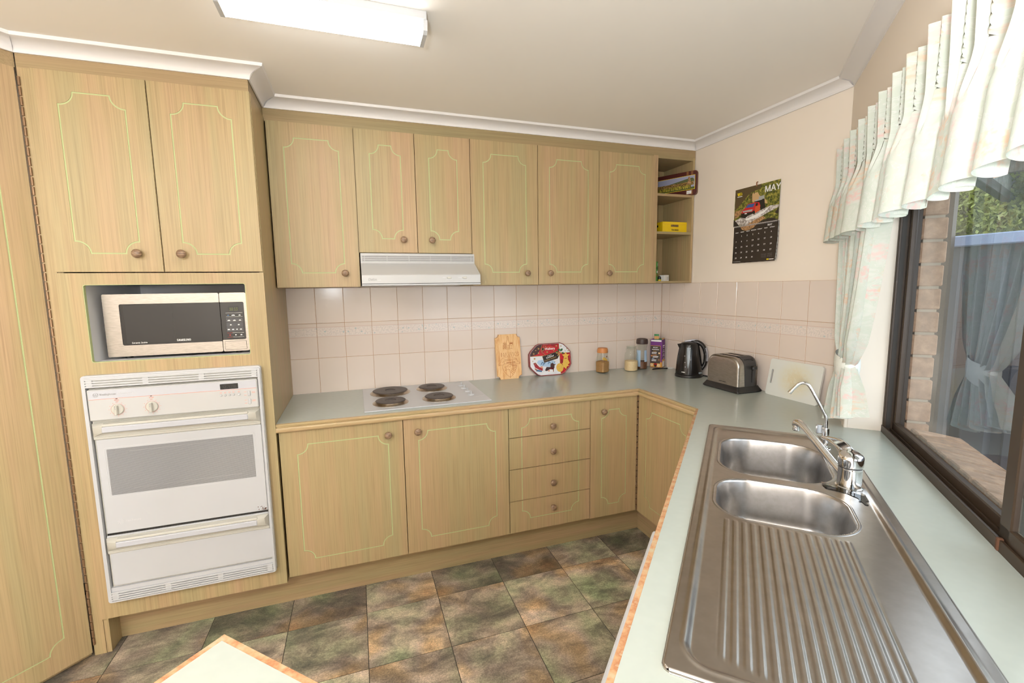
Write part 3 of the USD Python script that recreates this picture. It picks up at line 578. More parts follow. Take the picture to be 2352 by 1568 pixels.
# ------------------------------------------------------------------ built-in appliances
def flat(poly, y, d=0.0006): return prism(poly, -y, -y + d, 'xz')
def line_xz(pts, wd): return LineString(pts).buffer(wd / 2, cap_style='flat', join_style='mitre')
ov = thing('oven', 'white built-in wall oven with grill drawer in the tall tower', 'oven')
obj('body', cbox(-3.085, -2.525, -0.612, -0.08, 0.27, 1.15), 'white_enamel', ov, False)
FX0, FX1, FZ0, FZ1 = -3.1125, -2.4995, 0.237, 1.172
outerf = rrect(FX0, FX1, FZ0, FZ1, 0.012)
obj('frame', MB().add(prism(outerf.difference(sbox(-3.098, 0.300, -2.512, 1.124)), 0.612, 0.640, 'xz')).add(prism(rrect(FX0 + .003, FX1 - .003, FZ0 + .003, FZ1 - .006, 0.010).difference(sbox(-3.098, 0.246, -2.512, 1.160)), 0.640, 0.646, 'xz')).get(), 'white_enamel', ov, False)
for nm, za in (('top_vent', 1.126), ('bottom_vent', 0.249)):
    v = sub(nm, ov)
    obj('backing', cbox(-3.098, -2.512, -0.6405, -0.638, za - 0.002, za + 0.034), 'vent_dark' if nm == 'bottom_vent' else 'cream_plastic', v, False)
    for k in range(4): obj('slat', cbox(-3.098, -2.512, -0.6475, -0.640, za - 0.001 + k * 0.0095, za + 0.0055 + k * 0.0095, 0.0008), 'white_enamel', v, False)
    for xx in (-2.905, -2.715, -3.085, -2.525): obj('rib', cbox(xx - 0.010, xx + 0.010, -0.6468, -0.640, za, za + 0.033, 0.001), 'white_enamel', v, False)
cp_ = sub('control_panel', ov)
obj('panel', cbox(-3.0945, -2.5145, -0.650, -0.625, 0.9955, 1.1175, 0.004), 'warm_white', cp_)
obj('upper_band', flat(sbox(-3.0895, 1.0805, -2.5195, 1.1135), -0.650), 'lilac_white', cp_, False)
obj('pink_line', flat(sbox(-3.0895, 1.0792, -2.5195, 1.0804), -0.650, 0.0007), 'pink_print', cp_, False)
obj('display', flat(rrect(-2.651, -2.586, 1.0835, 1.1055, 0.001), -0.650, 0.0016), 'black_gloss', cp_, False)
obj('clock_digits', text('0:00', 0.012, -2.642, 1.0885, -0.6516, 0.0003, width=0.046), 'dark_grey', cp_, False)
obj('maker_mark', MB().add(flat(Point(-3.0665, 1.0975).buffer(0.0085).difference(Point(-3.0665, 1.0975).buffer(0.0074)), -0.6506)).add(flat(line_xz([(-3.0725, 1.0985), (-3.0695, 1.0945), (-3.0665, 1.099), (-3.0635, 1.0945), (-3.0605, 1.0985)], 0.001), -0.6506)).add(flat(sbox(-3.0705, 1.0915, -3.0625, 1.0925), -0.6506)).get(), 'grey_print', cp_, False)
for cx in (-3.0725, -3.0665, -3.0605): obj('maker_dot', flat(Point(cx, 1.1005).buffer(0.0011), -0.6506), 'grey_print', cp_, False)
obj('maker_name', text('Westinghouse', 0.0068, -3.055, 1.0945, -0.6506, bold=True, width=0.052), 'grey_print', cp_, False)
obj('range_name', text('silhouette', 0.0060, -2.999, 1.0955, -0.6506, width=0.053), 'pale_print', cp_, False)
for k, (kx, nm) in enumerate(((-3.002, 'GRILL'), (-2.890, 'OVEN'))):
    dl = sub('dial', cp_)
    obj('disc', lathe([(0.0001, 0), (0.0205, 0), (0.0205, 0.004), (0.0185, 0.007), (0.0001, 0.007)], (kx, -0.650, 1.036), 28, '-y'), 'cream_plastic', dl)
    obj('grip', cbox(kx - 0.0045, kx + 0.0045, -0.672, -0.656, 1.0165, 1.0535, 0.002), 'cream_plastic', dl)
    obj('pointer', cbox(kx - 0.0008, kx + 0.0008, -0.6726, -0.671, 1.038, 1.0525), 'grey_print', dl, False)
    obj('dial_scale', MB().add(flat(Point(kx, 1.036).buffer(0.0228).difference(Point(kx, 1.036).buffer(0.0221)), -0.650)).add(text(nm, 0.0042, kx, 1.0705, -0.6504, center=True)).add(text('OFF', 0.0034, kx, 1.0635, -0.6504, center=True)).get(), 'pink_print', cp_, False)
    tick = MB()
    for a in range(0, 360, 30):
        if a not in (90,): tick.add(flat(Point(kx + 0.028 * math.cos(math.radians(a)), 1.036 + 0.028 * math.sin(math.radians(a))).buffer(0.0011, quad_segs=2), -0.650))
    obj('dial_ticks', tick, 'pink_print', cp_, False, kind='stuff')
    obj('indicator_light', flat(sbox(kx - 0.003, 1.0775, kx + 0.003, 1.0797), -0.6508, 0.0006), 'track_dark', cp_, False)
for kx, r in ((-2.650, .0042), (-2.6345, .0042), (-2.6195, .0042), (-2.6045, .0042), (-2.585, .005)):
    obj('button', lathe([(0.0001, 0), (r, 0), (r, 0.003), (r * 0.7, 0.004), (0.0001, 0.0042)], (kx, -0.650, 1.058), 16, '-y'), 'white_enamel', cp_)
    obj('button_mark', flat(sbox(kx - 0.003, 1.0665, kx + 0.003, 1.0715).difference(sbox(kx - 0.0022, 1.0674, kx + 0.0022, 1.0706)), -0.650), 'pink_print', cp_, False)
for kz in (1.059, 1.024):
    obj('rocker_switch', cbox(-2.5525, -2.5425, -0.654, -0.648, kz - 0.011, kz + 0.011, 0.0015), 'white_enamel', cp_, False)
    obj('switch_legend', MB().add(flat(sbox(-2.5375, kz, -2.525, kz + 0.0012), -0.650)).add(flat(sbox(-2.5375, kz + 0.004, -2.525, kz + 0.0052), -0.650)).add(flat(sbox(-2.566, kz + 0.006, -2.557, kz + 0.0072), -0.650)).add(flat(sbox(-2.566, kz - 0.008, -2.557, kz - 0.0068), -0.650)).get(), 'pink_print', cp_, False, kind='stuff')
def handle_block(parent, z0, z1, x0=-3.0940, x1=-2.5135):
    h = sub('handle', parent)
    b = MB().box(x0, x1, -0.6435, -0.625, z0, z1, 0.003)
    for s, xa, xb in ((1, x0 + 0.001, x0 + 0.043), (-1, x1 - 0.001, x1 - 0.043)):
        b.add(trimesh.convex.convex_hull(np.array([(xa, -0.642, z0 + 0.012), (xa, -0.642, z1 - 0.001), (xb, -0.642, z0 + 0.030), (xb, -0.642, z1 - 0.001), (xa + s * 0.012, -0.660, z0 + 0.030), (xa + s * 0.012, -0.668, z1 - 0.006), (xb, -0.670, z0 + 0.034), (xb, -0.670, z1 - 0.010), (xb, -0.655, z1)])))
    b.box(x0 + 0.040, x1 - 0.040, -0.668, -0.641, z1 - 0.012, z1 - 0.001, 0.003)
    b.add(tube([(x0 + 0.012, -0.643, z0 + 0.012), (x1 - 0.012, -0.643, z0 + 0.012)], 0.0025, 8))
    obj('bracket', b, 'cream_plastic', h)
    obj('bar', cbox(x0 + 0.041, x1 - 0.041, -0.6725, -0.662, z1 - 0.034, z1 - 0.011, 0.003), 'lilac_white', h)
od = sub('door', ov)
obj('panel', cbox(-3.0885, -2.5145, -0.640, -0.618, 0.5305, 0.9185, 0.002), 'white_enamel', od)
obj('window', flat(rrect(-3.058, -2.549, 0.6885, 0.8765, 0.002), -0.640, 0.0008), 'oven_mesh_glass', od, False)
obj('window_border', flat(rrect(-3.0655, -2.5415, 0.681, 0.884, 0.006).difference(rrect(-3.0645, -2.5425, 0.682, 0.883, 0.005)), -0.640, 0.0008), 'pale_print', od, False)
obj('rack_line', MB().add(flat(line_xz([(-2.985, 0.709), (-2.60, 0.711)], 0.0012), -0.6409, 0.0003)).add(flat(line_xz([(-2.985, 0.862), (-2.60, 0.864)], 0.0010), -0.6409, 0.0003)).get(), 'grey_print', od, False)
sw = MB()
for k in range(7):
    a = k * 2 * math.pi / 7; sw.add(flat(line_xz([(-3.040 + r * math.cos(a + r * 110), 0.5755 + r * math.sin(a + r * 110)) for r in (0.002, 0.005, 0.008, 0.011)], 0.0012), -0.640))
obj('fan_mark', sw, 'pale_print', od, False)
obj('fan_words', text('Fan Forced', 0.0065, -3.022, 0.572, -0.6402, 0.0004, width=0.048), 'pale_print', od, False)
ch = MB(); r_ = np.random.default_rng(4)
for k in range(26):
    x, z = -2.52 - abs(r_.normal(0, 0.014)), 0.535 + abs(r_.normal(0, 0.008)); ch.add(flat(Point(x, z).buffer(r_.uniform(.0006, .002), quad_segs=2), -0.6402, 0.0004))
obj('rust_specks', ch, 'rust', od, False, kind='stuff')
handle_block(od, 0.9185, 0.9850)
obj('door_gap', cbox(-3.09, -2.513, -0.637, -0.62, 0.5225, 0.5300), 'black_plastic', ov, False)
obj('cavity', cbox(-3.095, -2.514, -0.630, -0.62, 0.30, 1.12), 'cream_plastic', ov, False)
gd = sub('grill_drawer', ov)
obj('top_lip', cbox(-3.091, -2.514, -0.642, -0.62, 0.5155, 0.5215, 0.001), 'white_enamel', gd)
obj('panel', prism(rrect(-3.0875, -2.5115, 0.3085, 0.4475, 0.010), 0.618, 0.640, 'xz'), 'white_enamel', gd, False)
handle_block(gd, 0.4460, 0.5145, -3.0945, -2.5125)

# microwave in its niche
mw = thing('microwave', 'silver and black microwave oven in the tower niche', 'microwave oven', (-3.057, -0.545, 1.2185))
MWW, MH = 0.505, 0.262; b0 = 0.010
obj('case', cbox(0.004, MWW - 0.002, 0.022, 0.40, b0, MH - 0.004, 0.006), 'black_plastic', mw)
obj('top_plate', cbox(0.03, MWW - 0.02, 0.03, 0.39, MH - 0.006, MH - 0.001, 0.002), 'brushed_steel', mw)
for fx in (0.05, MWW - 0.05):
    for fy in (0.05, 0.36): obj('foot', lathe([(0.0001, 0), (0.014, 0), (0.014, 0.012), (0.0001, 0.012)], (fx, fy, 0.0), 14), 'black_plastic', mw)
dr = sub('door', mw)
obj('frame', prism(rrect(0, 0.4035, b0, MH, 0.006).difference(rrect(0.053, 0.410, b0 + 0.045, MH - 0.040, 0.006)), -0.022, 0.0, 'xz'), 'brushed_steel', dr, False)
obj('window', prism(rrect(0.0525, 0.4035, b0 + 0.0445, MH - 0.0395, 0.006), -0.020, -0.002, 'xz'), 'black_gloss', dr, False)
obj('inner_window', flat(rrect(0.066, 0.232, b0 + 0.052, MH - 0.046, 0.003), 0.002, 0.0005), 'black_plastic', dr, False)
obj('maker_name', text('SAMSUNG', 0.0085, 0.238, b0 + 0.054, 0.0018, bold=True, width=0.050), 'white_print', dr, False)
obj('slogan', text('Ceramic Inside', 0.0062, 0.083, b0 + 0.051, 0.0018, width=0.052), 'white_print', dr, False)
ct = sub('control_panel', mw)
obj('frame', prism(rrect(0.4055, MWW, b0, MH, 0.006).difference(rrect(0.4, MWW - 0.010, b0 + 0.0505, MH - 0.040, 0.006)), -0.022, 0.0, 'xz'), 'brushed_steel', ct, False)
obj('panel', prism(rrect(0.4055, MWW - 0.0105, b0 + 0.051, MH - 0.0405, 0.006), -0.020, -0.002, 'xz'), 'black_gloss', ct, False)
obj('display', flat(sbox(0.435, MH - 0.082, 0.473, MH - 0.058), 0.002, 0.0005), 'dark_grey', ct, False)
lamp('clock_glow', (0.55, 0.62, 0.18), 0.35)
obj('clock_digits', text('10 13', 0.0125, 0.4385, MH - 0.0765, 0.0014, 0.0003, width=0.031, slant=0.1), 'clock_glow', ct, False)
for zz, l in ((MH - 0.0875, 'white_print'), (MH - 0.104, 'white_print'), (b0 + 0.079, 'white_print'), (b0 + 0.0605, 'white_print')): obj('rule', flat(sbox(0.424, zz, 0.487, zz + 0.0009), 0.002), l, ct, False)
obj('rule', flat(sbox(0.424, b0 + 0.079, 0.444, b0 + 0.0799), 0.002, 0.0008), 'red_print', ct, False); obj('rule', flat(sbox(0.424, b0 + 0.0605, 0.444, b0 + 0.0614), 0.002, 0.0008), 'red_print', ct, False)
plain('key_grey', (0.075, 0.075, 0.08), 0.4)
for k, zz in enumerate((MH - 0.127, MH - 0.147, MH - 0.167)): obj('key_row', flat(rrect(0.424, 0.486, zz, zz + 0.0185, 0.001), 0.002, 0.0005), 'key_grey', ct, False)
for k, (kx, kz, wx_, mt) in enumerate([(0.434, MH - 0.119, .010, 'white_print'), (0.455, MH - 0.119, .010, 'white_print'), (0.476, MH - 0.119, .009, 'white_print'), (0.440, MH - 0.138, .007, 'white_print'), (0.470, MH - 0.138, .007, 'white_print'), (0.431, MH - 0.158, .009, 'white_print'), (0.447, MH - 0.158, .008, 'white_print'), (0.462, MH - 0.158, .006, 'white_print'), (0.477, MH - 0.158, .008, 'white_print'),
                                       (0.433, MH - 0.097, .006, 'blue_print'), (0.452, MH - 0.097, .013, 'white_print'), (0.476, MH - 0.097, .008, 'white_print'), (0.434, b0 + 0.070, .006, 'red_print'), (0.456, b0 + 0.070, .006, 'white_print'), (0.477, b0 + 0.070, .007, 'white_print')]):
    obj('key_symbol', flat(Polygon([(kx - wx_ / 2, kz - 0.002), (kx + wx_ / 2, kz - 0.002), (kx + wx_ / 2, kz + 0.0005), (kx + wx_ / 5, kz + 0.0028), (kx - wx_ / 4, kz + 0.0022), (kx - wx_ / 2, kz + 0.0005)]), 0.0014, 0.0006), mt, ct, False)
obj('open_button', flat(rrect(0.414, MWW - 0.011, b0 + 0.008, b0 + 0.043, 0.002), 0.0, 0.0015), 'brushed_steel', ct, False)
obj('button_gap', flat(rrect(0.4128, MWW - 0.0098, b0 + 0.0068, b0 + 0.0442, 0.003).difference(rrect(0.414, MWW - 0.011, b0 + 0.008, b0 + 0.043, 0.002)), 0.0, 0.0005), 'black_plastic', ct, False)

# cooktop
ck = thing('cooktop', 'white four-plate electric cooktop set in the worktop', 'cooktop', (0, 0, 0.9))
obj('glass', cbox(-2.0915, -1.4575, -0.5550, -0.0290, 0.0003, 0.0055, 0.0015), 'white_enamel', ck)
for cx, cy_, r in ((-1.944, -0.180, 0.110), (-1.959, -0.418, 0.090), (-1.708, -0.164, 0.089), (-1.708, -0.412, 0.089)):
    hp = sub('hotplate', ck)
    obj('skirt', lathe([(r - 0.03, 0.004), (r, 0.0055), (r, 0.007), (r - 0.006, 0.010), (r - 0.013, 0.017), (r - 0.02, 0.017)], (cx, cy_, 0), 48), 'hotplate_ring', hp)
    pr_ = [(0.0001, 0.0175), (0.027, 0.0175), (0.029, 0.0205)]
    for k in range(6):
        ra = 0.031 + (r - 0.05) * k / 6; pr_ += [(ra, 0.0212), (ra + (r - 0.05) / 12, 0.0208)]
    pr_ += [(r - 0.018, 0.0212), (r - 0.0145, 0.019), (r - 0.0145, 0.0165), (0.0001, 0.012)]
    obj('plate', lathe(pr_, (cx, cy_, 0), 48), 'hotplate_iron', hp, 40)
for cy_ in (-0.150, -0.230, -0.314, -0.400):
    kn = sub('control_knob', ck)
    obj('base', lathe([(0.0001, 0.005), (0.0195, 0.005), (0.0185, 0.009), (0.012, 0.0125), (0.0001, 0.013)], (-1.531, cy_, 0), 24), 'white_enamel', kn)
    obj('fin', cbox(-1.534, -1.528, cy_ - 0.011, cy_ + 0.011, 0.011, 0.028, 0.0022), 'white_enamel', kn)
obj('knob_mark', MB().add(cbox(-1.515, -1.47, -0.452, -0.449, 0.0054, 0.0058)).get(), 'pale_print', ck, False)

# range hood
rh = thing('range_hood', 'white slide-under range hood below the short wall cabinet', 'range hood')
hx0, hx1 = -2.0685, -1.4765
hp_ = Polygon([(-0.004, 1.668), (-0.331, 1.668), (-0.334, 1.618), (-0.352, 1.608), (-0.448, 1.557), (-0.452, 1.553), (-0.452, 1.503), (-0.004, 1.503)])
obj('body', prism(hp_, hx0, hx1, 'yz'), 'warm_white', rh, False)
obj('front_trim', cbox(hx0 - 0.001, hx1 + 0.001, -0.4545, -0.446, 1.5025, 1.5105, 0.002), 'white_enamel', rh)
obj('front_gap', cbox(hx0, hx1, -0.4528, -0.448, 1.5108, 1.5132), 'vent_dark', rh, False)
vt = sub('vent_grille', rh)
obj('backing', cbox(hx0 + 0.008, hx1 - 0.006, -0.3345, -0.330, 1.6265, 1.656), 'grey_print', vt, False)
for zz in (1.6255, 1.6345, 1.6440, 1.6545): obj('slat', cbox(hx0 + 0.006, hx1 - 0.004, -0.3375, -0.332, zz, zz + 0.0032, 0.0006), 'warm_white', vt, False)
for k in range(6): obj('divider', cbox(hx0 + 0.018 + k * 0.1105, hx0 + 0.0205 + k * 0.1105, -0.3370, -0.332, 1.626, 1.656), 'warm_white', vt, False)
for sx in (-1.642, -1.561):
    obj('slide_switch', cbox(sx - 0.011, sx + 0.011, -0.4565, -0.451, 1.5345, 1.5435, 0.0015), 'cream_plastic', rh)
    obj('switch_legend', MB().add(flat(sbox(sx - 0.034, 1.5395, sx - 0.018, 1.5415), -0.452)).add(flat(line_xz([(sx - 0.018, 1.5265), (sx - 0.008, 1.531), (sx + 0.008, 1.531), (sx + 0.018, 1.5265)], 0.0009), -0.452)).get(), 'pale_print', rh, False, kind='stuff')
obj('maker_name', text('Chelton', 0.0115, -2.041, 1.5275, -0.4522, bold=True, slant=0.25, width=0.040), 'grey_print', rh, False)
obj('model_line', flat(sbox(-1.995, 1.5285, -1.980, 1.5305), -0.452), 'pale_print', rh, False)

# ceiling lights
def batten(label, x0, x1, y0, y1, mt):
    t = thing('ceiling_light', label, 'light')
    ya, yb = y0, y1
    obj('tray', cbox(x0, x1, ya, yb, CEIL - 0.026, CEIL + 0.001, 0.002), 'white_enamel', t)
    mid, hw = (ya + yb) / 2, (yb - ya) / 2
    pr = [(-hw + 0.001, -0.0265), (-hw, -0.036), (-hw + 0.006, -0.056), (-hw + 0.018, -0.0635), (hw - 0.018, -0.0635), (hw - 0.006, -0.056), (hw, -0.036), (hw - 0.001, -0.0265)]
    obj('diffuser', loft([np.array([(x, mid + a, CEIL + b_) for a, b_ in pr]) for x in (x0 + 0.012, x1 - 0.012)]), mt, t, False)
    for xa, xb in ((x0 - 0.001, x0 + 0.0122), (x1 - 0.0122, x1 + 0.001)):
        obj('end_cap', loft([np.array([(x, mid + a * 1.03, CEIL + b_ * 1.03) for a, b_ in pr]) for x in (xa, xb)]), 'white_enamel', t, False)
    return t
batten('lit fluorescent ceiling light with a white diffuser', -2.444, -1.836, -1.1985, -1.0835, 'kitchen_diffuser')
batten('unseen long ceiling light behind the camera, placed to light the kitchen', -4.3, -3.1, -3.35, -2.95, 'dining_diffuser')  # out of view, placed to brighten the kitchen from behind the camera

# ------------------------------------------------------------------ sink and taps (local frame: x = u, y = n)
sk = thing('sink', 'double-bowl stainless steel sink with a ridged drainer', 'sink', rotz=DIAG)
BOWLS = ((1.556, 1.930, 0.454, 0.775, 0.105, 0.165), (1.969, 2.237, 0.454, 0.775, 0.095, 0.140))
def sd_rr(U, N_, x0, x1, y0, y1, r):
    qx, qy = np.abs(U - (x0 + x1) / 2) - (x1 - x0) / 2 + r, np.abs(N_ - (y0 + y1) / 2) - (y1 - y0) / 2 + r
    return np.minimum(np.maximum(qx, qy), 0) + np.hypot(np.maximum(qx, 0), np.maximum(qy, 0)) - r
us, ns = np.linspace(1.430, 2.795, 380), np.linspace(0.404, 0.866, 236)
U, N_ = np.meshgrid(us, ns, indexing='ij')
edge = sd_rr(U, N_, 1.430, 2.795, 0.404, 0.866, 0.016)
ss = lambda x: np.clip(x, 0, 1) ** 2 * (3 - 2 * np.clip(x, 0, 1))
zz = np.full(U.shape, 0.9058)
rec = sd_rr(U, N_, 1.458, 2.768, 0.432, 0.836, 0.045)
zz -= 0.0062 * ss(-rec / 0.011)
zz += 0.0016 * np.exp(-((rec - 0.002) / 0.004) ** 2)
ph = (N_ - 0.482) / 0.0192
ridge = ss((np.sin(2 * np.pi * ph) + 0.55) / 1.1)
env = ss((U - 2.246) / 0.012) * ss((2.738 - U + 0.02 * np.sin(np.pi * (N_ - .48) / .27)) / 0.02) * ss((N_ - 0.478) / 0.006) * ss((0.748 - N_) / 0.006)
zz += 0.0015 * ridge * env - 0.0012 * env * ss((U - 2.25) / 0.5)
zz -= 0.005 * ss((edge + 0.003) / 0.003)
P = np.stack([U, N_, zz], -1); deck = sheet(P)
inb = np.zeros(U.shape, bool)
for x0, x1, y0, y1, r, dp in BOWLS: inb |= sd_rr(U, N_, x0, x1, y0, y1, r) < -0.004
outside = edge > 0.0005
bad = (inb | outside).ravel(); deck.update_faces(~bad[deck.faces].any(1)); deck.remove_unreferenced_vertices()
skirt = prism(rrect(1.4305, 2.7945, 0.4045, 0.8655, 0.016).difference(rrect(1.434, 2.791, 0.408, 0.862, 0.014)), 0.9002, 0.9035)
if deck.face_normals[:, 2].mean() < 0: deck.invert()
obj('drainer', deck, 'sink_steel', sk, True)
obj('outer_edge', skirt, 'sink_steel', sk, False)
def ring(x0, x1, y0, y1, r, d, z, q=12):
    rr = max(r - d, 0.004); out = []
    for cx, cy_, a0 in ((x1 - d - rr, y1 - d - rr, 0), (x0 + d + rr, y1 - d - rr, 90), (x0 + d + rr, y0 + d + rr, 180), (x1 - d - rr, y0 + d + rr, 270)):
        for a in np.linspace(a0, a0 + 90, q): out.append((cx + rr * math.cos(math.radians(a)), cy_ + rr * math.sin(math.radians(a)), z))
    return np.array(out)
for x0, x1, y0, y1, r, dp in BOWLS:
    zt = 0.8999; prb = [(-0.007, -0.0004), (-0.004, 0.0007), (-0.001, 0.0004), (0.002, -0.002), (0.004, -0.008)]
    R = 0.045; prb += [(0.006 + 0.012 * k / 4, -0.012 - (dp - R - 0.012) * k / 4) for k in range(1, 5)]
    prb += [(0.018 + R * (1 - math.cos(a)), -(dp - R) - R * math.sin(a)) for a in np.linspace(0.2, math.pi / 2, 8)]
    rings = [ring(x0, x1, y0, y1, r, d, zt + h) for d, h in prb]
    bm = loft(rings, cap=False); last = rings[-1]
    v = np.vstack([bm.vertices, last.mean(0) + [0, 0, -0.003]]); k0 = (len(rings) - 1) * len(last); nn = len(last)
    bm = tm(v, np.vstack([bm.faces, [[k0 + j, k0 + (j + 1) % nn, len(v) - 1] for j in range(nn)]]))
    bm.fix_normals()
    bp = sub('bowl', sk); obj('basin', bm, 'bowl_steel', bp, True)
    obj('drain', lathe([(0.0001, 0.001), (0.030, 0.001), (0.038, 0.003), (0.042, 0.002), (0.042, -0.004), (0.0001, -0.004)], ((x0 + x1) / 2, (y0 + y1) / 2 + 0.03, 0.8999 - dp), 28), 'chrome', bp)

tp = thing('mixer_tap', 'chrome mixer tap with a loop lever beside the sink bowls', 'tap', tuple(D(1.905, 0.800, 0.8996)), DIAG)
obj('body', lathe([(0.0001, 0), (0.034, 0), (0.034, 0.003), (0.0300, 0.005), (0.0290, 0.055), (0.0300, 0.057), (0.0300, 0.060), (0.0001, 0.060)], (0, 0, 0), 40), 'chrome', tp)
obj('ring', lathe([(0.0001, 0.060), (0.0275, 0.060), (0.0275, 0.064), (0.0001, 0.064)], (0, 0, 0), 36), 'dark_grey', tp)
hd = []
for zq, k in ((0.064, 1.0), (0.070, 1.02), (0.086, 1.02)):
    hd.append(np.array([(0.0305 * k * math.cos(a), 0.0305 * k * math.sin(a), zq) for a in np.arange(36) * math.pi / 18]))
ld = np.array([-0.905, -0.425])                                  # the lever's heading in the local frame
def headtop(k, z0): return np.array([(0.0305 * k * math.cos(a), 0.0305 * k * math.sin(a), z0 + 0.28 * max(0, (math.cos(a) * ld[0] + math.sin(a) * ld[1])) * 0.0305 + 0.006 * (1 - k)) for a in np.arange(36) * math.pi / 18])
hd += [headtop(1.0, 0.092), headtop(0.9, 0.0965), headtop(0.5, 0.099)]
obj('head', loft(hd), 'chrome', tp, 50)
lev = []
for t in np.linspace(0, 1, 34):
    a = t * 2 * math.pi
    l = 0.064 - 0.061 * math.cos(a); wv = 0.0215 * math.sin(a) * (1.0 - 0.45 * l / 0.125)
    lev.append((ld[0] * l - ld[1] * wv, ld[1] * l + ld[0] * wv, 0.092 + 0.14 * l + 0.012 * math.sin(math.pi * l / 0.113)))
obj('lever', tube(np.array(lev[:-1]), 0.0048, 10, closed=True), 'chrome', tp, True)
obj('lever_plate', loft([np.array([(ld[0] * l - ld[1] * wv, ld[1] * l + ld[0] * wv, 0.0935 + 0.14 * l + 0.012 * math.sin(math.pi * l / 0.113) + dz) for wv, dz in ((-hw, 0), (hw, 0), (hw, 0.003), (-hw, 0.003))]) for l, hw in ((0.006, 0.020), (0.03, 0.0185), (0.055, 0.014))]), 'chrome', tp, 40)
sp = [(-0.012, -0.007, 0.022), (-0.060, -0.031, 0.046), (-0.115, -0.060, 0.077), (-0.165, -0.086, 0.105), (-0.193, -0.101, 0.117), (-0.213, -0.112, 0.117), (-0.221, -0.116, 0.106)]
sps = spline(sp, 36); spm = tube(sps, np.interp(np.linspace(0, 1, len(sps)), [0, 0.5, 0.85, 1], [0.0125, 0.0115, 0.0130, 0.0115]), 16)
obj('spout', spm, 'chrome', tp, True)
obj('aerator', lathe([(0.0001, 0), (0.0105, 0), (0.0115, 0.003), (0.0115, 0.016), (0.0001, 0.016)], (-0.216, -0.1135, 0.090), 24), 'chrome', tp)
ft = thing('filter_tap', 'slim gooseneck chrome water filter tap at the sink corner', 'tap', tuple(D(1.552, 0.792, 0.8996)), DIAG)
obj('base', lathe([(0.0001, 0), (0.020, 0), (0.019, 0.004), (0.0095, 0.007), (0.0085, 0.034), (0.0001, 0.034)], (0, 0, 0), 28), 'chrome', ft)
obj('collar', lathe([(0.0001, 0.034), (0.0108, 0.034), (0.0108, 0.040), (0.0001, 0.040)], (0, 0, 0), 24), 'black_plastic', ft)
obj('valve', lathe([(0.0001, 0.040), (0.0120, 0.040), (0.0105, 0.070), (0.0001, 0.070)], (0, 0, 0), 28), 'chrome', ft)
obj('neck', tube(spline([(0, 0, 0.065), (0, -0.001, 0.095), (0, -0.004, 0.115), (0, -0.014, 0.136), (0, -0.040, 0.187), (0, -0.056, 0.216), (0, -0.066, 0.2265), (0, -0.080, 0.229), (0, -0.094, 0.220), (0, -0.116, 0.192)], 54), 0.0056, 12), 'chrome', ft, True)
obj('nozzle', tube([(0, -0.111, 0.1985), (0, -0.1185, 0.1885)], 0.0068, 12), 'chrome', ft)
obj('lever', cbox(-0.004, 0.004, -0.030, -0.009, 0.048, 0.084, 0.003), 'chrome', ft)
wp = thing('water_spill', 'small water puddle on the steel at the mixer tap base', 'water', tuple(D(0, 0, 0.8999)), DIAG)
mat('water', {'f': ('fresnel', dict(IOR=1.33)), 't': ('transparent_bsdf', dict(color=(0.80, 0.78, 0.76))), 'g': ('glossy_bsdf', dict(color=(1, 1, 1), roughness=0.02)), 'x': ('mix_closure', {})}, [('f.fac', 'x.fac'), ('t.BSDF', 'x.closure1'), ('g.BSDF', 'x.closure2')], surface='x.closure')
pud = unary_union([Polygon([(1.945, 0.74), (1.96, 0.785), (1.985, 0.81), (2.005, 0.806), (1.99, 0.838), (1.955, 0.835), (1.935, 0.79), (1.915, 0.755), (1.90, 0.735), (1.925, 0.735)]).buffer(0.006).buffer(-0.004), LineString([(1.955, 0.835), (1.962, 0.856)]).buffer(0.003), LineString([(1.985, 0.81), (2.02, 0.818)]).buffer(0.004)])
obj('puddle', prism(pud, 0.0, 0.0011), 'water', wp, False)

# ------------------------------------------------------------------ things on the worktop, the shelves and the wall
def quadmap(corners, w, h):
    """Maps points read off a picture of a flat face (its corners TL TR BR BL) to that face's own x and z in metres."""
    src = np.array(corners, float); dst = np.array([(0, h), (w, h), (w, 0), (0, 0)], float); A = []
    for (x, y), (u, v) in zip(src, dst): A += [[x, y, 1, 0, 0, 0, -u * x, -u * y], [0, 0, 0, x, y, 1, -v * x, -v * y]]
    hh = np.append(np.linalg.solve(np.array(A), dst.ravel()), 1).reshape(3, 3)
    def f(pts):
        p = np.c_[np.asarray(pts, float), np.ones(len(pts))] @ hh.T; return [tuple(q) for q in p[:, :2] / p[:, 2:]]
    return f
def wrap(prof_r, th0, th1, z0, z1, off=0.0006, nt=14, nz=10, taper=None):
    """A patch of a turned body's surface between two angles (degrees) and heights."""
    rows = []
    for z in np.linspace(z0, z1, nz):
        k = (z - z0) / (z1 - z0); a0, a1 = (th0, th1) if taper is None else taper(k)
        rows.append([((prof_r(z) + off) * math.cos(math.radians(a)), (prof_r(z) + off) * math.sin(math.radians(a)), z) for a in np.linspace(a0, a1, nt)])
    return sheet(np.array(rows))
def mani(m):
    m = m.copy(); m.merge_vertices(); return m3.Manifold(m3.Mesh(np.asarray(m.vertices, np.float32), np.asarray(m.faces, np.uint32)))
def cut(a, *bs):
    r = mani(a)
    for b_ in bs: r = r - mani(b_)
    q = r.to_mesh(); return tm(q.vert_properties[:, :3], q.tri_verts)

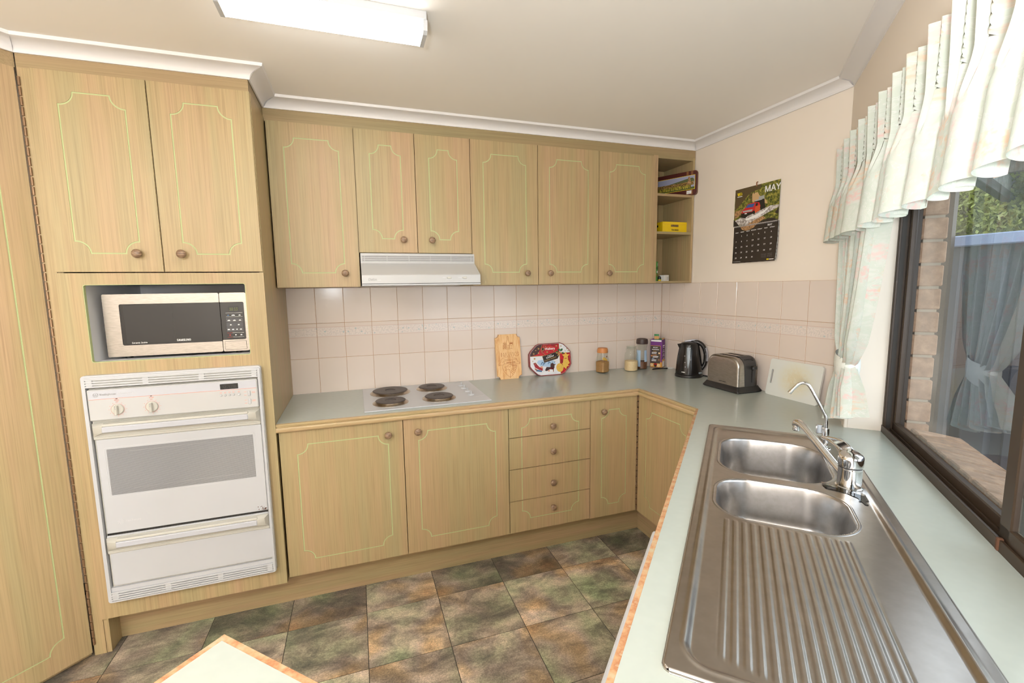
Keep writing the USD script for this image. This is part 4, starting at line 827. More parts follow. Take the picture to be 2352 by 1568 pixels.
# wooden plaque leaning on the splashback
noisy('plaque_pine', [(0.3, srgb(214, 150, 92)), (0.45, srgb(228, 180, 122)), (0.6, srgb(236, 196, 142)), (0.75, srgb(220, 160, 100))], (70, 70, 6), 0.5, 5)
plain('burnt_line', srgb(178, 104, 50), 0.6); plain('scorched', srgb(96, 58, 34), 0.7); plain('burnt_soft', srgb(196, 134, 78), 0.6)
hk = thing('wooden_plaque', 'engraved pine plaque with a hawk crest leaning on the splashback tiles', 'plaque', (-1.272, -0.0565, 0.9003)); UsdGeom.Xformable(hk).AddRotateXOp().Set(-8.6)
PW, PH = 0.166, 0.288
o = sbox(0, 0, PW, PH)
for cx, cz in ((0, 0), (PW, 0), (0, PH), (PW, PH)): o = o.difference(Point(cx, cz).buffer(0.021, quad_segs=8))
obj('board', prism(o, -0.016, 0.0, 'xz'), 'plaque_pine', hk, False)
for cx, cz in ((0, PH), (PW, PH), (PW, 0)): obj('scorch', flat(o.intersection(Point(cx, cz).buffer(0.0225, quad_segs=8)), 0, 0.0004), 'scorched', hk, False)
q = quadmap([(165, 195), (900, 180), (1000, 1440), (262, 1490)], PW, PH)
def eng(name, lines, wd=0.0014, m='burnt_line', closed=False):
    b = MB()
    for l in lines: b.add(flat(LineString(q(l) + (q(l)[:1] if closed else [])).buffer(wd / 2, quad_segs=2), 0, 0.0005))
    obj(name, unary_flat(b), m, hk, False)
def unary_flat(b): return b.get()
arc = lambda cx, cy_, rx, ry, a0, a1, n=14: [(cx + rx * math.cos(math.radians(a)), cy_ + ry * math.sin(math.radians(a))) for a in np.linspace(a0, a1, n)]
eng('bottle_drawing', [[(528, 245), (528, 340), (518, 400), (512, 470), (510, 610), (610, 612), (605, 440), (575, 360), (562, 245), (528, 245)], [(545, 500), (545, 585), (600, 585), (600, 500), (545, 500)]])
eng('glass_drawing', [arc(658, 450, 42, 60, 0, 180), [(616, 450), (620, 415), (698, 415), (700, 450)], [(660, 510), (660, 595)], [(625, 603), (695, 603)]])
eng('wine_fill', [[(622, 440), (696, 438)], [(626, 455), (690, 455)]], 0.004)
eng('grape_drawing', [arc(425 + 32 * i + (14 if j % 2 else 0), 445 + 36 * j, 17, 17, 0, 330, 9) for j in range(5) for i in range(3)], 0.0013)
obj('hawks_word', place(text('HAWKS', 0.0235, 0, 0, 0, 0.0005, bold=True, width=0.118), (0.031, 0, 0.146)), 'burnt_line', hk, False)
obj('hawks_fill', place(text('HAWKS', 0.0215, 0, 0, -0.0004, 0.0004, width=0.112), (0.034, 0, 0.147)), 'plaque_pine', hk, False)
eng('ribbon_drawing', [arc(600, 930, 245, 95, 180, 360), arc(600, 1010, 200, 75, 190, 350), [(355, 930), (352, 985)], [(845, 930), (862, 985)], [(455, 970), (455, 1030)], [(765, 955), (768, 1020)], [(352, 985), (268, 1045), (330, 1050), (275, 1085), (455, 1050), (455, 975)], [(862, 950), (940, 1005), (890, 1005), (935, 1035), (770, 1020)], [(455, 1035), (600, 1015), (768, 1022)]])
obj('years_word', text('2013 2014 2015', 0.0085, 0.052, 0.121, 0, 0.0005, width=0.083), 'burnt_line', hk, False)
obj('premiers_word', text('PREMIERS', 0.0088, 0.066, 0.1005, 0, 0.0005, bold=True, width=0.056), 'burnt_line', hk, False)
eng('crest_drawing', [[(400, 1070), (405, 1150), (450, 1240), (540, 1340), (645, 1420), (740, 1330), (805, 1210), (830, 1070), (640, 1040), (560, 1075), (545, 1120), (490, 1110), (480, 1140), (520, 1160), (490, 1225), (560, 1185), (620, 1195), (650, 1290), (645, 1420)], [(590, 1110), (630, 1120), (655, 1095)]], 0.0017)
eng('feather_drawing', [[(665, 1215), (760, 1290)], [(690, 1180), (785, 1240)], [(705, 1150), (805, 1200)], [(700, 1110), (820, 1150)], [(690, 1080), (830, 1105)], [(660, 1255), (720, 1330)], [(640, 1062), (825, 1072)]], 0.0022)

# biscuit tin
plain('tin_white', srgb(226, 226, 230), 0.3); plain('tin_red', srgb(158, 22, 30), 0.3); plain('tin_brown', srgb(70, 34, 28), 0.3); plain('tin_side', srgb(140, 62, 58), 0.3, metallic=0.3)
plain('gold_print', srgb(176, 140, 76), 0.4); plain('holly_green', srgb(46, 96, 50), 0.5); plain('biscuit_yellow', srgb(226, 182, 78), 0.5); plain('black_print', srgb(38, 26, 22), 0.45); plain('blue_pale', srgb(170, 196, 222), 0.5); plain('skin_print', srgb(222, 160, 130), 0.5); plain('tan_print', srgb(150, 100, 70), 0.5)
noisy('tartan', [(0.35, srgb(120, 14, 22)), (0.5, srgb(172, 26, 34)), (0.62, srgb(204, 24, 34)), (0.75, srgb(120, 18, 40))], (26, 26, 26), 0.3, 3)
bt = thing('biscuit_tin', 'red and white eight-sided biscuit tin leaning on the splashback', 'tin', (-1.045, -0.047, 0.9003)); UsdGeom.Xformable(bt).AddRotateXOp().Set(-8.0)
TWd, THt = 0.300, 0.214
o = Polygon([(0, 0.066), (0.012, 0.046), (0.052, 0.008), (0.075, 0), (0.225, 0), (0.248, 0.008), (0.288, 0.046), (TWd, 0.066), (TWd, 0.148), (0.288, 0.168), (0.248, 0.206), (0.225, THt), (0.075, THt), (0.052, 0.206), (0.012, 0.168), (0, 0.148)]).buffer(-0.012).buffer(0.012, quad_segs=5)
obj('body', prism(o.buffer(-0.002), -0.032, 0.0, 'xz'), 'tin_side', bt, False)
obj('lid_rim', prism(o, -0.012, 0.001, 'xz'), 'tin_side', bt, False)
face = o.buffer(-0.005)
obj('lid', prism(face, 0.001, 0.003, 'xz'), 'tin_white', bt, False)
q = quadmap([(500, 385), (1750, 372), (1752, 1300), (500, 1365)], TWd, THt)
Y0 = -0.003
def pr_(name, poly, m, k=0, clip=True, kind=None): obj(name, flat(poly.intersection(face.buffer(-0.001)) if clip else poly, Y0 - 0.0004 * k, 0.0004), m, bt, False, kind=kind)
pr_('tartan_panel', Polygon(q([(480, 350), (1410, 360), (1410, 735), (480, 760)])), 'tartan')
pr_('brown_corner', Polygon(q([(480, 350), (1000, 360), (900, 450), (760, 690), (560, 755), (480, 760)])), 'tin_brown', 1)
pr_('tartan_panel', Polygon(q([(1425, 690), (1760, 665), (1760, 1330), (1430, 1330)])), 'tartan')
pr_('gold_line', Polygon(q([(1405, 350), (1418, 350), (1430, 1330), (1416, 1330)])), 'gold_print', 1); pr_('gold_line', Polygon(q([(480, 750), (1410, 728), (1410, 740), (480, 766)])), 'gold_print', 1); pr_('gold_line', Polygon(q([(1416, 688), (1760, 664), (1760, 674), (1416, 700)])), 'gold_print', 1)
for k, (cx, cy_, r) in enumerate(((795, 530, 38), (705, 580, 22), (640, 680, 34), (785, 660, 30), (1015, 470, 24), (1050, 640, 34), (1250, 605, 26), (1335, 465, 34), (1470, 478, 30), (1560, 515, 20), (1645, 555, 34), (1590, 615, 36), (1680, 620, 30), (655, 825, 36), (595, 900, 22))):
    c = q([(cx, cy_)])[0]; rr = r * 0.00024 * 0.85
    s = unary_union([line_xz([(c[0] - rr * math.cos(a), c[1] - rr * math.sin(a)), (c[0] + rr * math.cos(a), c[1] + rr * math.sin(a))], rr * 0.3) for a in (0, 1.05, 2.1)]) if k % 2 == 0 else Point(c).buffer(rr * 0.8)
    pr_('snowflake', s, 'gold_print' if cx < 1400 or k % 2 == 0 else 'pale_print', 2)
pr_('ribbon', LineString(q([(950, 400), (930, 500), (880, 560), (900, 650), (960, 720)])).buffer(0.0045), 'tin_red', 2)
pr_('ribbon_edge', LineString(q([(900, 420), (870, 560), (890, 640), (1000, 740)])).buffer(0.001).union(LineString(q([(970, 420), (950, 500), (970, 560), (900, 610)])).buffer(0.001)), 'gold_print', 3)
pr_('crest', Point(q([(922, 545)])[0]).buffer(0.0075), 'black_print', 3); pr_('crest_ring', Point(q([(922, 545)])[0]).buffer(0.0085).difference(Point(q([(922, 545)])[0]).buffer(0.0072)), 'gold_print', 3)
a = q([(985, 575)])[0]; obj('maker_name', text('Walkers', 0.0145, a[0], a[1], Y0 - 0.0008, 0.0004, bold=True, width=0.071), 'white_print', bt, False)
pr_('name_arc', LineString(q([(1040, 500), (1140, 475), (1240, 490)])).buffer(0.0005), 'gold_print', 2)
pr_('tag', Polygon(q([(895, 765), (1305, 650), (1405, 740), (1350, 840), (945, 950)])), 'black_print', 3); pr_('tag_edge', Polygon(q([(895, 765), (1305, 650), (1405, 740), (1350, 840), (945, 950)])).buffer(0.001).difference(Polygon(q([(895, 765), (1305, 650), (1405, 740), (1350, 840), (945, 950)]))), 'gold_print', 3)
def slanted(name, s, h, px, m, wdt):
    a = q([px])[0]; t = text(s, h, 0, 0, 0, 0.0004, width=wdt, bold=(m == 'white_print')); t.apply_transform(trimesh.transformations.rotation_matrix(math.radians(-15.5), [0, 1, 0])); t.apply_translation([a[0], Y0 - 0.0016, a[1]]); obj(name, t, m, bt, False)
slanted('tag_words', 'Pure Butter', 0.0055, (1045, 775), 'white_print', 0.033); slanted('tag_words', 'Shortbread', 0.0085, (1010, 838), 'white_print', 0.057); slanted('tag_words', 'Festive Shapes', 0.0105, (955, 922), 'gold_print', 0.088)
for pts in ([(1390, 640), (1365, 555), (1400, 570), (1420, 545), (1440, 600)], [(1440, 640), (1445, 570), (1510, 545), (1515, 600), (1470, 630)], [(1470, 680), (1520, 650), (1550, 690), (1500, 715)], [(1400, 660), (1330, 610), (1310, 650), (1340, 670)]): pr_('holly_leaf', Polygon(q(pts)), 'holly_green', 4)
pr_('bow', Polygon(q([(1300, 650), (1360, 670), (1420, 665), (1500, 660), (1480, 700), (1420, 690), (1380, 760), (1340, 755), (1390, 690), (1310, 690)])), 'gold_print', 5); pr_('holly_berry', Point(q([(1425, 660)])[0]).buffer(0.003), 'tin_red', 6)
def star(cx, cy_, R, rot=0): return Polygon(q([(cx + (R if k % 2 == 0 else R * 0.5) * math.sin(rot + k * math.pi / 5), cy_ - (R if k % 2 == 0 else R * 0.5) * math.cos(rot + k * math.pi / 5)) for k in range(10)]))
pr_('star_biscuit', star(1595, 770, 118), 'biscuit_yellow', 4); pr_('bell_biscuit', Polygon(q([(1520, 860), (1640, 850), (1705, 985), (1600, 1060), (1500, 980)])), 'biscuit_yellow', 4); pr_('star_biscuit', star(1560, 1050, 120, 0.4), 'biscuit_yellow', 5); pr_('round_biscuit', Polygon(q(arc(1400, 1110, 105, 128, 0, 350, 24))), 'biscuit_yellow', 6)
pr_('biscuit_line', unary_union([LineString(q(l)).buffer(0.0005) for l in ([(1540, 850), (1570, 860), (1610, 845)], [(1560, 930), (1620, 1000)], [(1340, 1100), (1400, 1060)], [(1370, 1160), (1430, 1120)], [(1440, 1030), (1460, 1150)], [(1480, 1020), (1510, 1120)])]), 'gold_print', 7)
pr_('sky_wash', Polygon(q([(760, 880), (1000, 850), (1240, 900), (1290, 1000), (1100, 1080), (820, 1050), (720, 950)])), 'blue_pale', 1)
for pts, m in (([(610, 960), (680, 940), (720, 1000), (790, 1080), (890, 1110), (880, 1190), (780, 1160), (660, 1090)], 'tin_red'), ([(640, 950), (690, 950), (690, 1000), (650, 1010)], 'skin_print'), ([(820, 1060), (880, 1050), (900, 1110), (850, 1120)], 'skin_print'), ([(700, 1150), (860, 1190), (850, 1225), (680, 1200)], 'blue_print'), ([(640, 1100), (730, 1160), (700, 1190), (650, 1150)], 'tan_print'), ([(960, 1160), (1010, 1080), (1120, 1090), (1130, 1000), (1180, 960), (1250, 1010), (1240, 1110), (1210, 1160), (1100, 1150), (1010, 1200), (960, 1195)], 'tin_brown'), ([(1110, 1100), (1140, 1090), (1220, 1130), (1200, 1160), (1130, 1150)], 'tin_red'), ([(1230, 1000), (1290, 1010), (1260, 1040)], 'tan_print'), ([(1050, 1170), (1100, 1170), (1090, 1220), (1040, 1215)], 'skin_print'), ([(1190, 1160), (1220, 1160), (1215, 1230), (1195, 1230)], 'tan_print')): pr_('sleigh_scene', Polygon(q(pts)).buffer(0), m, 2)
pr_('antlers', unary_union([LineString(q(l)).buffer(0.0006) for l in ([(1200, 970), (1180, 910)], [(1230, 980), (1260, 910)], [(1250, 940), (1290, 930)])]), 'black_print', 3)
for l in ([(850, 1000), (880, 940), (950, 980)], [(1060, 990), (1080, 930), (1130, 970)], [(900, 1020), (960, 960)]): pr_('pine_tree', LineString(q(l)).buffer(0.0022), 'blue_print', 3)
pr_('fine_print', Polygon(q([(1040, 1276), (1290, 1258), (1290, 1270), (1040, 1288)])), 'pale_print', 1)

# jars
def glass_jar(t, prof, mt='jar_glass', n=36): obj('glass', lathe(prof, (0, 0, 0), n), mt, t, 40)
noisy('coffee_gold', [(0.3, srgb(150, 108, 62)), (0.7, srgb(188, 142, 88))], 220.0, 0.8); noisy('creamer', [(0.3, srgb(222, 190, 142)), (0.7, srgb(236, 208, 164))], 160.0, 0.8); noisy('coffee_dark', [(0.3, srgb(84, 46, 26)), (0.7, srgb(118, 70, 42))], 220.0, 0.8)
plain('lid_orange', srgb(200, 130, 72), 0.45); plain('lid_brown', srgb(62, 46, 42), 0.45)
j1 = thing('coffee_jar', 'square glass coffee jar with a tan orange lid', 'jar', (-0.537, -0.092, 0.9003), 22.0)
def sq(h, r, z): return ring(-h, h, -h, h, r, 0, z, 6)
obj('glass', loft([sq(h, r, z) for h, r, z in ((0.030, 0.012, 0), (0.0345, 0.014, 0.003), (0.036, 0.014, 0.02), (0.036, 0.014, 0.085), (0.0335, 0.016, 0.105), (0.031, 0.018, 0.118), (0.032, 0.020, 0.130), (0.031, 0.022, 0.138))]), 'jar_glass', j1, 40)
obj('coffee', loft([sq(h, r, z) for h, r, z in ((0.029, 0.012, 0.004), (0.0335, 0.013, 0.008), (0.0345, 0.013, 0.05), (0.0345, 0.013, 0.075), (0.025, 0.013, 0.080))]), 'coffee_gold', j1, 40)
obj('lid', lathe([(0.0001, 0.137), (0.0355, 0.137), (0.0365, 0.140), (0.0350, 0.160), (0.0315, 0.169), (0.0001, 0.171)], (0, 0, 0), 36), 'lid_orange', j1, 40)
lb = sub('label', j1)
xl = 0.0365
lp = Polygon([(-0.028, 0.008), (0.029, 0.008), (0.029, 0.092), (0.012, 0.100), (-0.008, 0.090), (-0.022, 0.060)])
lab = lambda poly, k: prism(poly, xl + 0.0003 * k, xl + 0.0003 * (k + 1), 'yz')
obj('paper', lab(lp, 0), 'biscuit_yellow', lb, False); obj('black_oval', lab(Point(0.010, 0.070).buffer(1.0).intersection(affinity.scale(Point(0.010, 0.066).buffer(1), 0.020, 0.032)), 1), 'black_print', lb, False)
obj('red_foot', lab(Polygon([(-0.026, 0.009), (0.028, 0.009), (0.028, 0.034), (0.0, 0.026), (-0.02, 0.028)]), 1), 'tin_red', lb, False); obj('cup', lab(affinity.scale(Point(0.012, 0.045).buffer(1), 0.014, 0.013), 2), 'lid_orange', lb, False)
tmn = text('NESCAFE', 0.0085, 0, 0, 0, 0.0004, bold=True, width=0.034); tmn.apply_transform(trimesh.transformations.rotation_matrix(math.pi / 2, [0, 0, 1])); tmn.apply_translation([xl + 0.0011, -0.007, 0.074]); obj('maker_name', tmn, 'white_print', lb, False)
obj('seal_dot', place(lathe([(0.0001, 0), (0.006, 0), (0.006, 0.0006), (0.0001, 0.0006)], (0, 0, 0), 16, '-y'), (0.004, -0.0325, 0.112)), 'tan_print', j1, False)
j2 = thing('storage_jar', 'lidless clear glass jar half full of cream powder', 'jar', (-0.318, -0.104, 0.9003))
glass_jar(j2, [(0.0001, 0.0), (0.041, 0.0), (0.0455, 0.004), (0.046, 0.02), (0.046, 0.105), (0.043, 0.122), (0.0365, 0.132), (0.0365, 0.144), (0.039, 0.147), (0.039, 0.151), (0.035, 0.154), (0.035, 0.166), (0.0365, 0.170), (0.033, 0.171), (0.031, 0.168), (0.031, 0.150)])
obj('powder', lathe([(0.0001, 0.003), (0.040, 0.003), (0.0440, 0.008), (0.0440, 0.069), (0.030, 0.067), (0.0001, 0.062)], (0, 0, 0), 36), 'creamer', j2, 40)
j3 = thing('coffee_jar', 'tall glass coffee jar with a dark brown lid', 'jar', (-0.214, -0.078, 0.9003))
glass_jar(j3, [(0.0001, 0), (0.034, 0), (0.037, 0.004), (0.0375, 0.05), (0.0355, 0.09), (0.0315, 0.125), (0.032, 0.15), (0.0370, 0.170), (0.036, 0.180)])
obj('coffee', lathe([(0.0001, 0.004), (0.033, 0.004), (0.0355, 0.009), (0.0358, 0.056), (0.0001, 0.058)], (0, 0, 0), 36), 'coffee_dark', j3, 40)
obj('lid', lathe([(0.0001, 0.178), (0.0385, 0.178), (0.0400, 0.182), (0.0400, 0.200), (0.0365, 0.213), (0.025, 0.217), (0.0001, 0.2175)], (0, 0, 0), 36), 'lid_brown', j3, 40)
obj('label', wrap(lambda z: 0.0378 - 0.05 * max(0, z - 0.06), 150, 222, 0.02, 0.135, 0.0006), 'blue_pale', j3, True)
obj('label', wrap(lambda z: 0.0378 - 0.05 * max(0, z - 0.06), 262, 300, 0.055, 0.135, 0.0006), 'blue_pale', j3, True)

# sachet box with the sachets standing in it
plain('purple_card', srgb(112, 44, 128), 0.5); plain('brown_card', srgb(70, 56, 50), 0.5); plain('amber_card', srgb(222, 160, 62), 0.5); plain('box_inside', srgb(198, 160, 110), 0.7); plain('sachet_green', srgb(30, 120, 60), 0.4); plain('sachet_gold', srgb(206, 150, 80), 0.4)
sbx = thing('sachet_box', 'open purple cardboard box of drink sachets in the worktop corner', 'box', (-0.066, -0.106, 0.9003), math.degrees(math.atan2(-0.8, 0.6)))
# local x runs from the hidden wall-side corner to the front corner; the face towards the jars is local -y
bw, bd, bh = 0.083, 0.064, 0.200
wl_ = MB().box(-bw, 0, 0, 0.0012, 0, bh).box(-bw, 0, bd - 0.0012, bd, 0, bh).box(-bw, -bw + 0.0012, 0, bd, 0, bh).box(-0.0012, 0, 0, bd, 0, bh).box(-bw, 0, 0, bd, 0, 0.002)
obj('carton', wl_, 'purple_card', sbx, False); obj('inside', cbox(-bw + 0.0015, -0.0015, 0.0015, bd - 0.0015, 0.01, 0.165), 'box_inside', sbx, False)
obj('torn_edge', cbox(-bw + 0.004, -0.006, -0.0012, 0.0, bh - 0.014, bh - 0.002), 'white_print', sbx, False)
def bp(name, x0, x1, z0, z1, m, k=1): obj(name, cbox(x0, x1, -0.0006 * k, 0.0, z0, z1), m, sbx, False)
bp('amber_foot', -bw + 0.001, -0.001, 0.002, 0.040, 'amber_card'); bp('brown_panel', -bw + 0.002, -0.012, 0.030, 0.155, 'brown_card', 2); bp('amber_line', -bw + 0.002, -0.0105, 0.155, 0.1575, 'amber_card', 2); bp('amber_line', -0.012, -0.0105, 0.020, 0.1575, 'amber_card', 2)
obj('maker_name', text('NESCAFE', 0.0075, -bw + 0.018, 0.140, -0.0012, 0.0004, bold=True, width=0.034), 'white_print', sbx, False)
for k, (x, z, wd, m) in enumerate(((0.010, 0.1275, .052, 'white_print'), (0.020, 0.116, .024, 'gold_print'), (0.010, 0.106, .036, 'white_print'), (0.010, 0.099, .034, 'white_print'), (0.016, 0.087, .030, 'lid_orange'), (0.018, 0.078, .040, 'white_print'), (0.018, 0.071, .036, 'white_print'), (0.012, 0.060, .018, 'blue_pale'), (0.010, 0.052, .034, 'white_print'), (0.010, 0.045, .032, 'white_print'))): bp('copy_line', -bw + x, -bw + x + wd, z, z + 0.0042, m, 3)
for cx, cz, m in ((-0.020, 0.104, 'creamer'), (-0.022, 0.056, 'tan_print'), (-bw + 0.010, 0.083, 'lid_orange')): obj('cup_picture', place(lathe([(0.0001, 0), (0.0065, 0), (0.0065, 0.0006), (0.0001, 0.0006)], (0, 0, 0), 14, '-y'), (cx, -0.0012, cz)), m, sbx, False)
for k, (cx, cz, r, m) in enumerate(((-bw + 0.012, 0.018, 0.011, 'creamer'), (-0.045, 0.020, 0.012, 'tin_red'), (-0.022, 0.016, 0.012, 'creamer'), (-0.045, 0.012, 0.008, 'black_print'))): obj('cup_picture', place(lathe([(0.0001, 0), (r, 0), (r, 0.0006), (0.0001, 0.0006)], (0, 0, 0), 16, '-y'), (cx, -0.0012 - 0.0003 * k, cz)), m, sbx, False)
def sp_(name, y0, y1, z0, z1, m, k=1): obj(name, cbox(0.0, 0.0006 * k, y0, y1, z0, z1), m, sbx, False)
sp_('amber_foot', 0.001, bd - 0.001, 0.002, 0.058, 'amber_card'); sp_('data_panel', 0.012, bd - 0.008, 0.006, 0.045, 'white_print', 2)
for z in (0.120, 0.090, 0.061): sp_('step_picture', 0.018, 0.046, z, z + 0.018, 'brown_card', 2); sp_('step_mark', 0.024, 0.040, z + 0.002, z + 0.009, 'white_print', 3); sp_('copy_line', 0.016, 0.050, z + 0.0215, z + 0.0245, 'white_print', 2)
sp_('copy_line', 0.014, 0.052, 0.152, 0.160, 'white_print', 2)
obj('flap', place(cbox(-0.001, 0.001, 0, bd - 0.006, 0, 0.012), (-0.002, 0.003, bh), ry=-20), 'box_inside', sbx, False)
s1_ = thing('drink_sachet', 'green and gold drink sachet sticking up out of the purple box', 'sachet', (-0.083, -0.063, 1.066), -40.0)
obj('packet', cbox(-0.016, 0.016, -0.002, 0.002, 0.0, 0.072, 0.0015), 'sachet_gold', s1_, False); obj('green_end', cbox(-0.0162, 0.0162, -0.0024, 0.0024, 0.058, 0.073, 0.001), 'sachet_green', s1_, False); obj('green_end', cbox(-0.0162, 0.0162, -0.0024, 0.0024, 0.030, 0.038, 0.001), 'sachet_green', s1_, False)
s2_ = thing('drink_sachet', 'short green sachet tip low in the mouth of the purple box', 'sachet', (-0.056, -0.070, 1.066), -30.0)
obj('packet', cbox(-0.012, 0.012, -0.002, 0.002, 0.0, 0.040, 0.0015), 'sachet_green', s2_, False)
tg = thing('paper_tag', 'folded white paper tag lying against the purple box', 'paper', (-0.028, -0.150, 0.9008), -28.0)
obj('leaf', prism(Polygon([(-0.022, 0.0), (0.012, -0.006), (0.030, 0.012), (0.012, 0.034), (-0.020, 0.030)]), 0.0, 0.004), 'white_print', tg, False)
kn_ = thing('knife', 'black-handled knife lying on the worktop beside the kettle', 'knife', (-0.179, -0.152, 0.9005), -8.0)
obj('handle', tube(spline([(0.0, 0, 0.005), (0.02, 0.001, 0.008), (0.07, 0.004, 0.008), (0.115, 0.0, 0.007)], 18), [0.003, 0.004, 0.005, 0.0055, 0.006, 0.006, 0.006, 0.006, 0.006, 0.006, 0.006, 0.006, 0.0055, 0.0055, 0.005, 0.005, 0.005, 0.005, 0.005][:19], 10), 'black_plastic', kn_, True)

# kettle
kt = thing('kettle', 'black electric kettle with a grey water gauge by the worktop corner', 'kettle', (-0.092, -0.415, 0.9003))
kp = [(0.0001, 0.018), (0.080, 0.018), (0.081, 0.022), (0.0795, 0.045), (0.0765, 0.085), (0.071, 0.130), (0.0635, 0.175), (0.0570, 0.205), (0.0540, 0.211), (0.047, 0.217), (0.030, 0.223), (0.0001, 0.226)]
kr = lambda z: float(np.interp(z, [p[1] for p in kp[1:]], [p[0] for p in kp[1:]]))
obj('base', lathe([(0.0001, 0), (0.083, 0), (0.0845, 0.004), (0.0835, 0.014), (0.081, 0.0165), (0.0001, 0.0165)], (0, 0, 0), 44), 'black_plastic', kt)
plain('kettle_black', (0.014, 0.012, 0.011), 0.16); plain('gauge_grey', srgb(120, 130, 136), 0.25); plain('silver_plastic', srgb(176, 176, 184), 0.3, metallic=0.4)
obj('body', lathe(kp, (0, 0, 0), 44), 'kettle_black', kt, 50)
A0 = -134.0
obj('gauge', wrap(kr, 0, 0, 0.062, 0.192, 0.0012, 8, 16, taper=lambda k: (A0 - 1 - 10 * k ** 0.7, A0 + 1 + 10 * k ** 0.7)), 'gauge_grey', kt, True)
for z, a in ((0.138, -152), (0.098, -149), (0.070, -146)):
    obj('gauge_stud', place(lathe([(0.0001, 0), (0.0035, 0), (0.003, 0.002), (0.0001, 0.0025)], (0, 0, 0), 12, 'x'), (kr(z) * math.cos(math.radians(a)), kr(z) * math.sin(math.radians(a)), z), rz=a), 'silver_plastic', kt)
obj('maker_mark', wrap(kr, -163, -146, 0.034, 0.0385, 0.0006, 8, 3), 'white_print', kt, True)
hdir = np.array([math.cos(math.radians(-42)), math.sin(math.radians(-42))])
hpts = spline([(0.010, 0.219), (0.045, 0.222), (0.076, 0.203), (0.094, 0.165), (0.098, 0.120), (0.094, 0.085), (0.080, 0.058), (0.070, 0.050)], 42)
obj('handle', tube([(r * hdir[0], r * hdir[1], z) for r, z in hpts], np.interp(np.linspace(0, 1, len(hpts)), [0, .15, .5, .85, 1], [.012, .014, .0125, .012, .014]), 14), 'kettle_black', kt, True)
gp = [(r + 0.0045, z) for r, z in hpts if 0.100 < z < 0.190 and r > 0.07]
obj('grip_pad', tube([(r * hdir[0], r * hdir[1], z) for r, z in gp], 0.0115, 14), 'silver_plastic', kt, True)
obj('lid_strip', tube(spline([(-0.03 * hdir[0], -0.03 * hdir[1], 0.224), (0.02 * hdir[0], 0.02 * hdir[1], 0.2335), (0.05 * hdir[0], 0.05 * hdir[1], 0.231)], 12), 0.006, 10), 'silver_plastic', kt, True)
sdir = -hdir
obj('spout', trimesh.convex.convex_hull(np.array([(sdir[0] * r - sdir[1] * w_, sdir[1] * r + sdir[0] * w_, z) for r, w_, z in ((0.045, 0.022, 0.212), (0.045, -0.022, 0.212), (0.052, 0.024, 0.165), (0.052, -0.024, 0.165), (0.074, 0.006, 0.206), (0.074, -0.006, 0.206), (0.06, 0.012, 0.180), (0.06, -0.012, 0.180))])), 'kettle_black', kt, False)
obj('switch', place(cbox(-0.001, 0.012, -0.014, 0.014, 0, 0.012, 0.004), (kr(0.03) * math.cos(math.radians(-78)), kr(0.03) * math.sin(math.radians(-78)), 0.026), rz=-78), 'gauge_grey', kt)
kcm = tube(spline([(-0.018, -0.452, 0.006), (0.0, -0.50, 0.004), (-0.014, -0.535, 0.004), (-0.016, -0.575, 0.03), (-0.012, -0.62, 0.07), (-0.008, -0.66, 0.09)], 40), 0.0032, 8); kcm.apply_translation([0.092, 0.415, 0])
obj('cord', kcm, 'black_plastic', kt, True)

# toaster
to = thing('toaster', 'brushed steel two-slice toaster on a black base', 'toaster', (-0.1165, -0.795, 0.9003))
def tprof(ins):
    yl, zt, R = 0.1165 - ins, 0.192 - ins, 0.055; pts = []
    for cy_, cz, a0 in ((yl - R, zt - R, 0), (-yl + R, zt - R, 90)):
        pts += [(cy_ + R * math.cos(math.radians(a)), cz + R * math.sin(math.radians(a))) for a in np.linspace(a0, a0 + 90, 12)]
    return [(yl, 0.022)] + pts + [(-yl, 0.022)]
rings = [np.array([(x, y, z) for y, z in tprof(i)]) for x, i in ((-0.0715, 0.016), (-0.0700, 0.009), (-0.066, 0.004), (-0.058, 0.0), (0.058, 0.0), (0.066, 0.004), (0.0700, 0.009), (0.0715, 0.016))]
body = cut(loft(rings), cbox(-0.044, -0.018, -0.082, 0.072, 0.10, 0.25), cbox(0.012, 0.038, -0.082, 0.072, 0.10, 0.25))
obj('shell', body, 'brushed_steel', to, 35)
obj('slot_liner', MB().box(-0.0435, -0.0185, -0.0815, 0.0715, 0.100, 0.104).get(), 'vent_dark', to, False); obj('slot_liner', cbox(0.0125, 0.0375, -0.0815, 0.0715, 0.100, 0.104), 'vent_dark', to, False)
pts = [(y, z) for y, z in tprof(-0.0012) if y < -0.03][::1]; pts = [p for p in pts if p[0] < -0.040]
rib = LineString(pts).buffer(0.0012, cap_style='flat', join_style='mitre')
pm = prism(rib, -0.034, 0.050, 'yz'); v = pm.vertices.copy(); v[:, 0] = 0.010 + (v[:, 0] - 0.010) * (0.66 + 0.34 * np.clip(v[:, 2] / 0.17, 0, 1)); obj('end_panel', tm(v, pm.faces), 'dark_grey', to, False)
obj('lever_slot', cbox(0.018, 0.0215, -0.1205, -0.118, 0.055, 0.128), 'black_gloss', to, False)
obj('lever', cbox(0.004, 0.035, -0.142, -0.119, 0.126, 0.147, 0.005), 'black_plastic', to)
for k in range(5): obj('button', place(cbox(-0.0016, 0.0016, -0.007, 0.007, 0, 0.003, 0.001), (-0.020 + 0.010 * k, -0.1035, 0.1755), rx=-50), 'black_plastic', to)
obj('dial', place(lathe([(0.0001, 0), (0.008, 0), (0.007, 0.005), (0.0001, 0.006)], (0, 0, 0), 18), (0.034, -0.1010, 0.1765), rx=48), 'black_plastic', to)
obj('panel_legend', place(cbox(-0.028, 0.018, -0.001, 0.001, 0, 0.0006), (0.0, -0.0895, 0.1853), rx=-35), 'pink_print', to, False)
